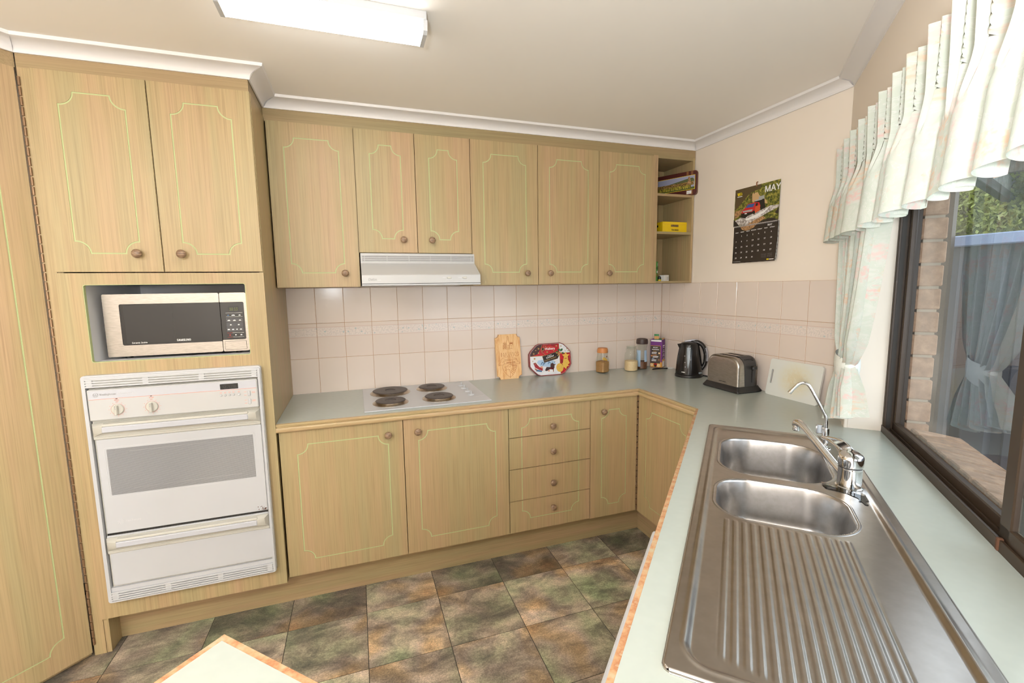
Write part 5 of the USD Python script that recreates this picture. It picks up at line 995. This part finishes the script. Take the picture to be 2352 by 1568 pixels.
def rect(hx, hy, z, c=0.012, dy=0.0): return ring(-hx, hx, -hy + dy, hy + dy, c, 0, z, 5)
obj('base', loft([rect(0.080, 0.126, 0.0), rect(0.0855, 0.1335, 0.004), rect(0.086, 0.1340, 0.010), rect(0.080, 0.1250, 0.022), rect(0.0735, 0.1190, 0.034)]), 'black_plastic', to, 40)
mk = MB()
for k in range(2): mk.box(-0.0722, -0.0713, -0.030 + 0.026 * k, -0.008 + 0.026 * k, 0.046, 0.0495)
obj('maker_mark', mk, 'black_plastic', to, False, kind='stuff')
tcm = tube(spline([(-0.080, -0.682, 0.055), (-0.075, -0.655, 0.075), (-0.05, -0.625, 0.085), (-0.028, -0.60, 0.05), (-0.035, -0.60, 0.02), (-0.055, -0.640, 0.004), (-0.03, -0.66, 0.004)], 42), 0.0032, 8); tcm.apply_translation([0.1165, 0.795, 0])
obj('cord', tcm, 'black_plastic', to, True)

# chopping board
noisy('board_plastic', [(0.3, (0.70, 0.71, 0.66)), (0.7, (0.74, 0.745, 0.69))], 14.0, 0.35)
cb = thing('chopping_board', 'white plastic chopping board leaning on the tiled wall', 'chopping board', (-0.047, -0.957, 0.9003), -90.0)
UsdGeom.Xformable(cb).AddRotateXOp().Set(-10.5)
o = rrect(0, 0.292, 0, 0.192, 0.012).difference(rrect(0.016, 0.027, 0.062, 0.136, 0.0054))
mat('board_stain', {'tc': ('texture_coordinate', {}), 'g': ('gradient_texture', dict(gradient_type='spherical')), 'm': ('mapping', dict(location=(-1.42, 0.0, -0.98), scale=(9.0, 1.0, 9.6))), 'n': ('noise_texture', dict(scale=60.0, detail=5.0, roughness=0.7)), 'mu': ('math', dict(math_type='multiply')), 'r': ('rgb_ramp', dict(ramp=[(0.0, (0.72, 0.725, 0.675)), (0.18, (0.72, 0.70, 0.58)), (0.42, (0.70, 0.62, 0.42)), (0.55, (0.74, 0.70, 0.56))])), 'p': ('principled_bsdf', dict(roughness=0.35))},
    [('tc.object', 'm.vector'), ('m.vector', 'g.vector'), ('tc.object', 'n.vector'), ('g.fac', 'mu.value1'), ('n.fac', 'mu.value2'), ('mu.value', 'r.fac'), ('r.color', 'p.base_color')])
obj('board', prism(o, -0.010, 0.0, 'xz'), 'board_stain', cb, False)

# calendar on the wall
noisy('photo_forest', [(0.32, srgb(40, 44, 22)), (0.45, srgb(86, 92, 36)), (0.56, srgb(140, 136, 56)), (0.68, srgb(190, 172, 90))], 70.0, 0.45, 5); noisy('photo_water', [(0.35, srgb(120, 108, 98)), (0.5, srgb(186, 178, 174)), (0.65, srgb(232, 228, 226))], 90.0, 0.45, 5); noisy('photo_rock', [(0.35, srgb(96, 76, 50)), (0.5, srgb(170, 130, 90)), (0.65, srgb(206, 160, 110))], 110.0, 0.45, 4)
plain('photo_sand', srgb(206, 170, 122), 0.45); plain('photo_red', srgb(198, 42, 48), 0.4); plain('photo_dark', srgb(40, 36, 30), 0.45); plain('photo_steel', srgb(170, 172, 170), 0.45); plain('photo_blue', srgb(60, 96, 160), 0.4); plain('yellow_print', srgb(240, 214, 30), 0.45); plain('calendar_black', srgb(52, 44, 38), 0.45); plain('photo_trunk', srgb(92, 76, 50), 0.5); plain('photo_orange', srgb(210, 90, 52), 0.4)
CW, CH = 0.296, 0.415
ca = thing('wall_calendar', 'spiral wall calendar open at MAY with a red car photo', 'calendar', (0.0045, -0.6475, 1.605), -90.0)
bend = lambda m, low: tm(np.c_[m.vertices[:, 0], m.vertices[:, 1] - (0.013 * np.clip(1 - m.vertices[:, 2] / 0.207, 0, 1) ** 2 * (0.25 + 0.75 * m.vertices[:, 0] / CW) if low else 0.004 * np.clip(1 - (m.vertices[:, 2] - 0.207) / 0.208, 0, 1)), m.vertices[:, 2]], m.faces)
def page(z0, z1, y, low):
    xs_, zs_ = np.linspace(0, CW, 14), np.linspace(z0, z1, 14); X_, Z_ = np.meshgrid(xs_, zs_)
    a, b_ = sheet(np.stack([X_, np.full_like(X_, y), Z_], -1)), sheet(np.stack([X_, np.full_like(X_, y + 0.0008), Z_], -1)); b_.invert()
    return bend(trimesh.util.concatenate([a, b_]), low)
up_, lo_ = sub('photo_page', ca), sub('month_page', ca)
obj('sheet', page(0.2085, CH, -0.0035, False), 'photo_forest', up_, False); obj('sheet', page(0.0, 0.2065, -0.0035, True), 'calendar_black', lo_, False)
for k in (1, 2): obj('under_sheet', place(page(0.004, 0.2065, -0.0035 + 0.0011 * k, True), (0.0016 * k, 0.0, 0)), 'white_print' if k == 1 else 'calendar_black', lo_, False)
q0 = quadmap([(216, 462), (1420, 143), (1382, 1308), (180, 1460)], CW, 0.2065)
q = lambda pts: [(x, z + 0.2085) for x, z in q0(pts)]
pageU = sbox(0, 0.2085, CW, CH)
def cpr(name, poly, m, k, par=up_, low=False):
    poly = poly.intersection(pageU if not low else sbox(0, 0, CW, 0.2065))
    if poly.area > 1e-8:
        poly = poly.segmentize(0.012); obj(name, bend(flat(poly, -0.0036 - 0.00035 * k, 0.0003), low), m, par, False)
cpr('forest_shade', Polygon(q([(216, 455), (900, 270), (860, 420), (600, 520), (420, 760), (216, 1010)])), 'photo_trunk', 0)
cpr('sand_track', Polygon(q([(640, 620), (670, 540), (800, 510), (850, 600), (1010, 700), (1080, 830), (640, 770)])), 'photo_sand', 1)
for x, y0, y1, wd in ((330, 430, 860, 24), (430, 400, 700, 18), (580, 360, 700, 36), (640, 500, 800, 16), (700, 300, 560, 18), (490, 400, 640, 14)): cpr('tree_trunk', Polygon(q([(x, y0), (x + wd, y0), (x + wd, y1), (x, y1)])), 'photo_trunk', 2)
cpr('river', Polygon(q([(216, 1290), (420, 1180), (800, 1050), (1150, 890), (1420, 860), (1420, 920), (1100, 1080), (760, 1280), (500, 1420), (300, 1420)])), 'photo_water', 2)
cpr('bank', Polygon(q([(205, 1040), (420, 980), (420, 1100), (300, 1180), (205, 1240)])), 'photo_rock', 2); cpr('bank', Polygon(q([(500, 1430), (760, 1270), (960, 1180), (1040, 1230), (800, 1390), (640, 1450)])), 'photo_rock', 3)
cpr('spray', Polygon(q([(480, 1260), (700, 1160), (960, 1040), (1150, 900), (1000, 1080), (760, 1220), (520, 1290)])), 'white_print', 3)
cpr('trailer', Polygon(q([(720, 760), (990, 690), (1010, 940), (900, 1010), (860, 900), (850, 790), (730, 800)])), 'photo_dark', 3); cpr('awning', Polygon(q([(740, 730), (900, 690), (930, 720), (740, 770)])), 'photo_steel', 4); cpr('rear_car', Polygon(q([(830, 640), (985, 590), (990, 690), (840, 720)])), 'photo_steel', 3); cpr('trailer_wheel', Polygon(q(arc(985, 910, 38, 55, 0, 340))), 'photo_dark', 4)
cpr('car_body', Polygon(q([(385, 1095), (395, 1030), (430, 1000), (470, 955), (550, 835), (740, 790), (850, 790), (885, 880), (870, 1020), (730, 1100), (600, 1080), (440, 1110)])), 'photo_red', 4); cpr('car_side', Polygon(q([(750, 900), (880, 870), (870, 1020), (740, 1090)])), 'photo_orange', 5)
cpr('windscreen', Polygon(q([(490, 945), (555, 850), (735, 825), (690, 920)])), 'photo_blue', 5); cpr('side_window', Polygon(q([(765, 820), (815, 805), (810, 880), (755, 910)])), 'photo_dark', 5); cpr('car_grille', Polygon(q([(410, 1030), (680, 980), (660, 1040), (430, 1070)])), 'photo_steel', 5); cpr('car_bumper', Polygon(q([(375, 1100), (690, 1050), (680, 1110), (560, 1160), (480, 1230), (380, 1210)])), 'photo_dark', 5); cpr('number_plate', Polygon(q([(470, 1092), (528, 1083), (528, 1112), (470, 1120)])), 'white_print', 6); cpr('wheel', Polygon(q(arc(710, 1070, 34, 52, 0, 340))), 'photo_dark', 6)
cpr('black_swoosh', Polygon(q([(180, 1250), (250, 1330), (330, 1440), (180, 1470)])), 'calendar_black', 4); cpr('black_swoosh', Polygon(q([(1420, 905), (1420, 1140), (1285, 1095)])), 'calendar_black', 4); cpr('black_swoosh', Polygon(q([(800, 1390), (950, 1300), (1100, 1250), (1250, 1235), (1400, 1300), (1400, 1330), (800, 1420)])), 'calendar_black', 4)
lg = q([(272, 545), (385, 520), (398, 585), (285, 618)]); cpr('logo_block', Polygon(lg), 'yellow_print', 5); cpr('logo_rule', Polygon(q([(272, 640), (398, 612), (398, 630), (272, 660)])), 'white_print', 5)
obj('logo_letters', bend(text('TJM', 0.0105, lg[3][0] + 0.004, lg[3][1] + 0.003, -0.0058, 0.0003, bold=True, width=0.022), False), 'black_print', up_, False)
a = q([(985, 520)])[0]; obj('month_word', bend(text('MAY', 0.031, a[0], a[1], -0.0058, 0.0003, bold=True, width=0.097), False), 'white_print', up_, False)
ql0 = quadmap([(225, 190), (1800, -15), (1745, 1390), (180, 1500)], CW, 0.2065)
cpr('photo_swoosh', Polygon(ql0([(440, 170), (1040, 90), (960, 190), (800, 280), (640, 320), (520, 280)])), 'photo_rock', 1, lo_, True)
a = ql0([(1425, 160)])[0]; obj('month_word', bend(text('MAY', 0.0095, a[0], a[1], -0.0046, 0.0003, bold=True, width=0.028), True), 'white_print', lo_, False)
for nm, x0, x1, y in (('SUNDAY', 285, 395, 415), ('MONDAY', 468, 598, 383), ('TUESDAY', 668, 800, 352), ('WEDNESDAY', 845, 1035, 325), ('THURSDAY', 1070, 1235, 290), ('FRIDAY', 1312, 1428, 258), ('SATURDAY', 1508, 1680, 230)):
    a, b_ = ql0([(x0, y), (x1, y - 15)]); obj('day_name', bend(text(nm, 0.0046, a[0], a[1], -0.0046, 0.0003, bold=True, width=b_[0] - a[0]), True), 'white_print', lo_, False)
cols = [[(312, y) for y in (260, 722, 920, 1112, 1305)], [(512, y) for y in (500, 698, 895, 1092, 1288)], [(710, y) for y in (478, 675, 872, 1072, 1270)], [(915, y) for y in (448, 650, 850, 1052, 1252)], [(1122, y) for y in (418, 620, 825, 1032, 1235)], [(1340, y) for y in (388, 592, 800, 1010, 1210)], [(1565, y) for y in (355, 562, 780, 985, 1190)]]
for d_ in range(1, 32):
    c, r = d_ % 7, (d_ + 0) // 7
    a = ql0([cols[c][r]])[0]; obj('day_number', bend(text(str(d_), 0.0072, a[0], a[1] - 0.004, -0.0046, 0.0003, center=True, bold=True), True), 'white_print', lo_, False)
for cx, cz in ((1335, 1210), (1550, 1190)):
    b = MB()
    for i in range(7):
        for j in range(5):
            a = ql0([(cx - 80 + 26 * i, cz - 55 + 30 * j - 2 * i)])[0]; b.add(bend(flat(Point(a).buffer(0.0009, quad_segs=1), -0.0042, 0.0003), True))
    obj('small_month', b, 'grey_print', lo_, False, kind='stuff')
a = ql0([(1450, 1365)])[0]; cpr('logo_block', sbox(a[0], a[1], a[0] + 0.014, a[1] + 0.0065), 'yellow_print', 1, lo_, True); cpr('logo_rule', sbox(a[0] + 0.016, a[1] + 0.001, a[0] + 0.045, a[1] + 0.005), 'white_print', 1, lo_, True)
a = ql0([(215, 1450)])[0]; cpr('fine_print', sbox(a[0], a[1], a[0] + 0.055, a[1] + 0.0015), 'pale_print', 1, lo_, True)
b = MB()
for k in range(46):
    x = 0.006 + k * 0.0063; b.add(tube([(x, -0.0045, 0.2025), (x, -0.0095, 0.2055), (x, -0.0098, 0.2095), (x, -0.0045, 0.2125)], 0.0007, 5))
obj('spiral_binding', b, 'pale_print', ca, False, kind='stuff')
obj('hook', tube([(0.148, -0.001, 0.408), (0.148, -0.006, 0.416), (0.148, -0.006, 0.428), (0.150, 0.0, 0.432)], 0.003, 8), 'tan_print', ca)

# the open shelves' contents
plain('tin_maroon', srgb(84, 38, 34), 0.35); plain('tin_stripe', srgb(132, 86, 52), 0.4); plain('photo_sky', srgb(160, 164, 192), 0.4); plain('photo_stand', srgb(92, 100, 62), 0.45); plain('photo_turf', srgb(86, 96, 44), 0.45)
noisy('photo_crowd', [(0.36, srgb(64, 44, 32)), (0.48, srgb(120, 92, 40)), (0.58, srgb(166, 134, 60)), (0.68, srgb(190, 150, 130))], 170.0, 0.45, 2); noisy('photo_players', [(0.38, srgb(60, 52, 28)), (0.5, srgb(140, 128, 40)), (0.62, srgb(206, 192, 74))], (230, 230, 40), 0.45, 2)
st = thing('picture_tin', 'maroon tin with a football team photograph standing on the top open shelf', 'tin', (-0.0065, -0.337, 2.0583), -65.0)
# local x = 0 is the end that sticks out; the picture faces local -y, turned towards the room
LT, HT_ = 0.325, 0.152
obj('case', loft([ring(-LT, 0, 0.0, HT_, 0.020, d, 0, 6)[:, [0, 2, 1]] * [1, 1, 1] + [0, y, 0] for y, d in ((0.0, 0.003), (0.002, 0.0), (0.018, 0.0), (0.020, 0.003))]), 'tin_maroon', st, 40)
obj('seam', loft([ring(-LT - 0.0008, 0.0008, -0.0008 + 0.001, HT_ + 0.0004, 0.020, 0, 0, 6)[:, [0, 2, 1]] + [0, y, 0] for y in (0.0085, 0.0115)]), 'gold_print', st, 40)
fz = lambda x0, x1, z0, z1, m, k, nm: obj(nm, flat(sbox(x0, z0, x1, z1), -0.0001 - 0.0004 * k, 0.0004), m, st, False)
fz(-LT + .012, -0.014, 0.036, 0.1255, 'yellow_print', 0, 'picture_border'); fz(-LT + .014, -0.0165, 0.0385, 0.123, 'photo_sky', 1, 'picture_sky'); fz(-LT + .014, -0.0165, 0.0385, 0.052, 'photo_turf', 2, 'picture_turf')
obj('picture_stand', flat(Polygon([(-0.22, 0.082), (-0.05, 0.108), (-0.03, 0.108), (-0.02, 0.098), (-0.02, 0.082)]), -0.0009, 0.0004), 'photo_stand', st, False)
fz(-LT + .014, -0.022, 0.064, 0.086, 'photo_crowd', 3, 'picture_crowd'); fz(-LT + .014, -0.04, 0.046, 0.066, 'photo_players', 4, 'picture_team'); obj('picture_tower', flat(Polygon([(-0.066, 0.07), (-0.040, 0.07), (-0.044, 0.098), (-0.05, 0.117), (-0.058, 0.117), (-0.060, 0.098)]), -0.0017, 0.0004), 'photo_rock', st, False)
for x in (-0.042, -0.072): fz(x, x + 0.014, 0.128, HT_ - 0.002, 'tin_stripe', 0, 'stripe'); fz(x, x + 0.014, 0.004, 0.034, 'tin_stripe', 0, 'stripe')
fz(-0.068, -0.036, 0.010, 0.030, 'white_print', 1, 'sticker'); fz(-0.064, -0.042, 0.021, 0.0225, 'grey_print', 2, 'sticker_line'); fz(-0.060, -0.044, 0.015, 0.0165, 'grey_print', 2, 'sticker_line')
can = thing('canister', 'black round canister with white print behind the yellow tea box', 'canister', (-0.236, -0.165, 1.8238))
obj('body', lathe([(0.0001, 0), (0.040, 0), (0.040, 0.128), (0.0001, 0.128)], (0, 0, 0), 36), 'black_plastic', can); obj('lid', lathe([(0.0001, 0.1282), (0.0412, 0.1282), (0.0412, 0.138), (0.039, 0.141), (0.0001, 0.141)], (0, 0, 0), 36), 'dark_grey', can)
obj('print', wrap(lambda z: 0.040, -120, -52, 0.100, 0.108, 0.0006), 'white_print', can, True); obj('print', wrap(lambda z: 0.040, -120, -40, 0.066, 0.0675, 0.0006), 'grey_print', can, True); obj('print', wrap(lambda z: 0.040, -120, -70, 0.042, 0.046, 0.0006), 'grey_print', can, True)
plain('tea_yellow', srgb(236, 200, 14), 0.4)
tea = thing('tea_box', 'yellow tea bags box on the middle open shelf', 'box', (-0.204, -0.262, 1.8238))
obj('carton', cbox(0, 0.188, 0, 0.135, 0, 0.068, 0.001), 'tea_yellow', tea, False); obj('lid_flap', cbox(0.0, 0.188, -0.0008, 0.0, 0.052, 0.068), 'tea_yellow', tea, False)
obj('lid_edge', flat(LineString([(0.001, 0.062), (0.012, 0.053), (0.176, 0.053), (0.187, 0.062)]).buffer(0.0006), -0.0009, 0.0003), 'amber_card', tea, False)
obj('logo_block', flat(sbox(0.064, 0.037, 0.122, 0.050), -0.001, 0.0004), 'black_print', tea, False); obj('logo_words', text('Black&Gold', 0.0085, 0.066, 0.0395, -0.0014, 0.0003, bold=True, width=0.054), 'gold_print', tea, False)
obj('tea_words', text('TEA BAGS', 0.0105, 0.067, 0.012, 0.0, 0.0006, bold=True, width=0.056), 'black_print', tea, False); obj('small_line', flat(sbox(0.018, 0.004, 0.028, 0.0055), 0.0, 0.0004), 'black_print', tea, False)
obj('side_logo', cbox(-0.0005, 0.0, 0.045, 0.105, 0.037, 0.050), 'black_print', tea, False)
ub_ = thing('snack_tube', 'green printed card tube on the lowest open shelf', 'tube', (-0.218, -0.185, 1.5118))
plain('tube_green', srgb(70, 150, 60), 0.4)
obj('body', lathe([(0.0001, 0), (0.033, 0), (0.033, 0.128), (0.0001, 0.128)], (0, 0, 0), 32), 'tube_green', ub_); obj('band', lathe([(0.0332, 0.030), (0.0336, 0.030), (0.0336, 0.050), (0.0332, 0.050)], (0, 0, 0), 32), 'leaf_lime', ub_); obj('band', lathe([(0.0332, 0.078), (0.0336, 0.078), (0.0336, 0.092), (0.0332, 0.092)], (0, 0, 0), 32), 'holly_green', ub_)
obj('label_mark', wrap(lambda z: 0.0335, -75, -35, 0.054, 0.068, 0.0006), 'white_print', ub_, True); obj('label_mark', wrap(lambda z: 0.0335, -60, -25, 0.100, 0.118, 0.0006), 'white_print', ub_, True)
sb_ = thing('spice_bottle', 'tiny dark bottle with a yellow label between green tube and white box', 'bottle', (-0.163, -0.185, 1.5118))
obj('body', lathe([(0.0001, 0), (0.011, 0), (0.0115, 0.003), (0.0115, 0.026), (0.008, 0.030), (0.008, 0.034), (0.0001, 0.034)], (0, 0, 0), 20), 'black_plastic', sb_); obj('label', wrap(lambda z: 0.0115, -170, -10, 0.003, 0.011, 0.0005), 'yellow_print', sb_, True)
wbx = thing('small_box', 'small white cardboard box on the lowest open shelf', 'box', (-0.118, -0.205, 1.5118), 18.0)
obj('carton', cbox(-0.024, 0.024, 0.0, 0.040, 0.0, 0.040, 0.001), 'white_print', wbx, False); obj('print', flat(sbox(0.0, 0.008, 0.020, 0.030), 0.0, 0.0004), 'pale_print', wbx, False)

# ------------------------------------------------------------------ curtain and valance (local frame: x = u, y = n)
va = thing('valance', 'pinch-pleated floral valance across the top of the window', 'valance', (0, 0, 0), DIAG)
VU0, VU1, VT, VB, PP = 1.175, 3.25, 2.005, 1.648, 0.118
nu, nv = 1150, 46
uu, vv = np.linspace(VU0, VU1, nu), np.linspace(0, 1, nv)
r_ = np.random.default_rng(12); npl = int((VU1 - VU0) / PP) + 3
jit, amp, sk_, am2 = r_.uniform(-0.010, 0.010, npl), r_.uniform(0.80, 1.2, npl), r_.uniform(-0.35, 0.35, npl), r_.uniform(-0.5, 0.5, npl)
G = np.zeros((nv, nu, 3)); UV = np.zeros((nv, nu, 2))
for i, v in enumerate(vv):
    z = VT + (VB - VT) * v
    k = np.floor((uu - VU0) / PP).astype(int); c = VU0 + (k + 0.5) * PP + jit[k]; ph = (uu - c) / PP
    hold = np.exp(-((v - 0.36) / 0.10) ** 2)                       # where the pleat is stitched together
    wt_ = 0.27 - 0.15 * np.clip(v / 0.36, 0, 1) if v < 0.36 else 0
    lo_f = np.clip((v - 0.36) / 0.30, 0, 1); lo_f = lo_f * lo_f * (3 - 2 * lo_f)
    top = np.exp(-(np.abs(ph) / max(wt_, 0.10)) ** 6) * (0.70 + 0.30 * np.cos(2 * np.pi * ph / max(wt_, 0.10) * 1.15)) * (0.056 - 0.006 * np.clip(v / 0.36, 0, 1)) if v < 0.62 else 0
    pl = ph + sk_[k] * 0.25 * np.sin(np.pi * ph) * lo_f
    bot = (0.5 + 0.5 * np.cos(2 * np.pi * pl)) * 0.056 * amp[k] + 0.012 * am2[k] * np.cos(4 * np.pi * pl) * np.cos(np.pi * ph) ** 2
    nn = 0.872 - (1 - lo_f) * top - lo_f * bot
    nn -= 0.016 * v ** 2
    du = lo_f * 0.022 * np.sin(2 * np.pi * pl) * amp[k]
    G[i] = np.stack([uu + du, nn, np.full(nu, z) + 0.004 * np.sin(2 * np.pi * ph) * v], -1)
    UV[i] = np.stack([uu * 1.9, np.full(nu, z)], -1)
retn = np.array([0.905, 0.895, 0.885, 0.875])                      # the side return to the wall
L_ = np.stack([np.stack([np.full(4, VU0), np.linspace(0.905, G[i, 0, 1] + 0.004, 5)[:4], np.full(4, G[i, 0, 2])], -1) for i in range(nv)])
Lu = np.stack([np.stack([VU0 * 1.9 - np.linspace(0.05, 0.012, 4), np.full(4, G[i, 0, 2])], -1) for i in range(nv)])
G = np.concatenate([L_, G], 1); UV = np.concatenate([Lu, UV], 1)
obj('cloth', sheet(G), 'curtain_cloth', va, True, uv=UV.reshape(-1, 2))
obj('heading_tape', cbox(VU0 + 0.02, VU1 - 0.02, 0.8785, 0.8800, VT - 0.12, VT - 0.004), 'tie_cloth', va, False)
obj('rail', cbox(VU0 + 0.01, VU1 - 0.01, 0.884, 0.898, VT - 0.060, VT - 0.035, 0.002), 'white_enamel', va, False)
for u in (VU0 + 0.05, 1.9, 2.6, VU1 - 0.05): obj('bracket', cbox(u - 0.008, u + 0.008, 0.896, 0.913, VT - 0.065, VT - 0.03), 'white_enamel', va, False)

cu = thing('curtain', 'floral curtain tied back at the window jamb beside the chopping board', 'curtain', (0, 0, 0), DIAG)
ZT, ZTIE, ZBOT = 1.90, 1.185, 0.985
nz, nt = 70, 230; t = np.linspace(0, 1, nt); G = np.zeros((nz, nt, 3)); UV = np.zeros((nz, nt, 2))
fold = 7.0
for i, zf in enumerate(np.linspace(0, 1, nz)):
    z = ZT + (ZBOT - ZT) * zf
    if z > ZTIE:
        k = (z - ZTIE) / (ZT - ZTIE); s = k ** 0.62
        wd = 0.118 + (0.60 - 0.118) * s; uc = 1.392 + (1.48 - 1.392) * s; am = 0.029 + 0.001 * k; nc = 0.870 + 0.003 * k
    else:
        k = (ZTIE - z) / (ZTIE - ZBOT); s = k ** 0.8
        wd = 0.118 + 0.27 * s; uc = 1.392 + 0.030 * s; am = 0.029 + 0.010 * k; nc = 0.870 - 0.004 * s
    a = 2 * np.pi * fold * t; w_ = np.sin(a + 0.6 * np.sin(a * 0.43 + 1.3)) + 0.30 * np.sin(2.3 * a + 0.7)
    x = uc + (t - 0.5) * wd + 0.010 * np.sin(a * 2 + 0.5) * min(1, wd / 0.3)
    zz_ = z + np.zeros(nt)
    if z < ZTIE: zz_ = z - k * (0.052 * (1 - t) - 0.055 * t) + 0.010 * np.sin(a) * k
    y = nc + am * np.clip(w_, -1.15, 1.0) * (1 - 0.55 * np.abs(2 * t - 1) ** 2 * max(0.0, 1 - abs(z - ZTIE) / 0.09))
    G[i] = np.stack([x, np.minimum(y, 0.908), zz_], -1); UV[i] = np.stack([t * 1.35, np.full(nt, z)], -1)
obj('cloth', sheet(G), 'curtain_cloth', cu, True, uv=UV.reshape(-1, 2))
rg = []
for zf in np.linspace(0, 1, 6):
    b_ = 0.003 * math.sin(math.pi * zf)
    rg.append(np.array([(1.392 + (0.066 + b_) * math.cos(a), 0.869 + (0.0370 + b_) * math.sin(a), 1.150 + 0.070 * zf - 0.022 * math.cos(a) * (1 - 0.4 * zf)) for a in np.arange(40) * math.pi / 20]))
obj('tieback', loft(rg, cap=False), 'tie_cloth', cu, True, label='plain cream cloth tieback')
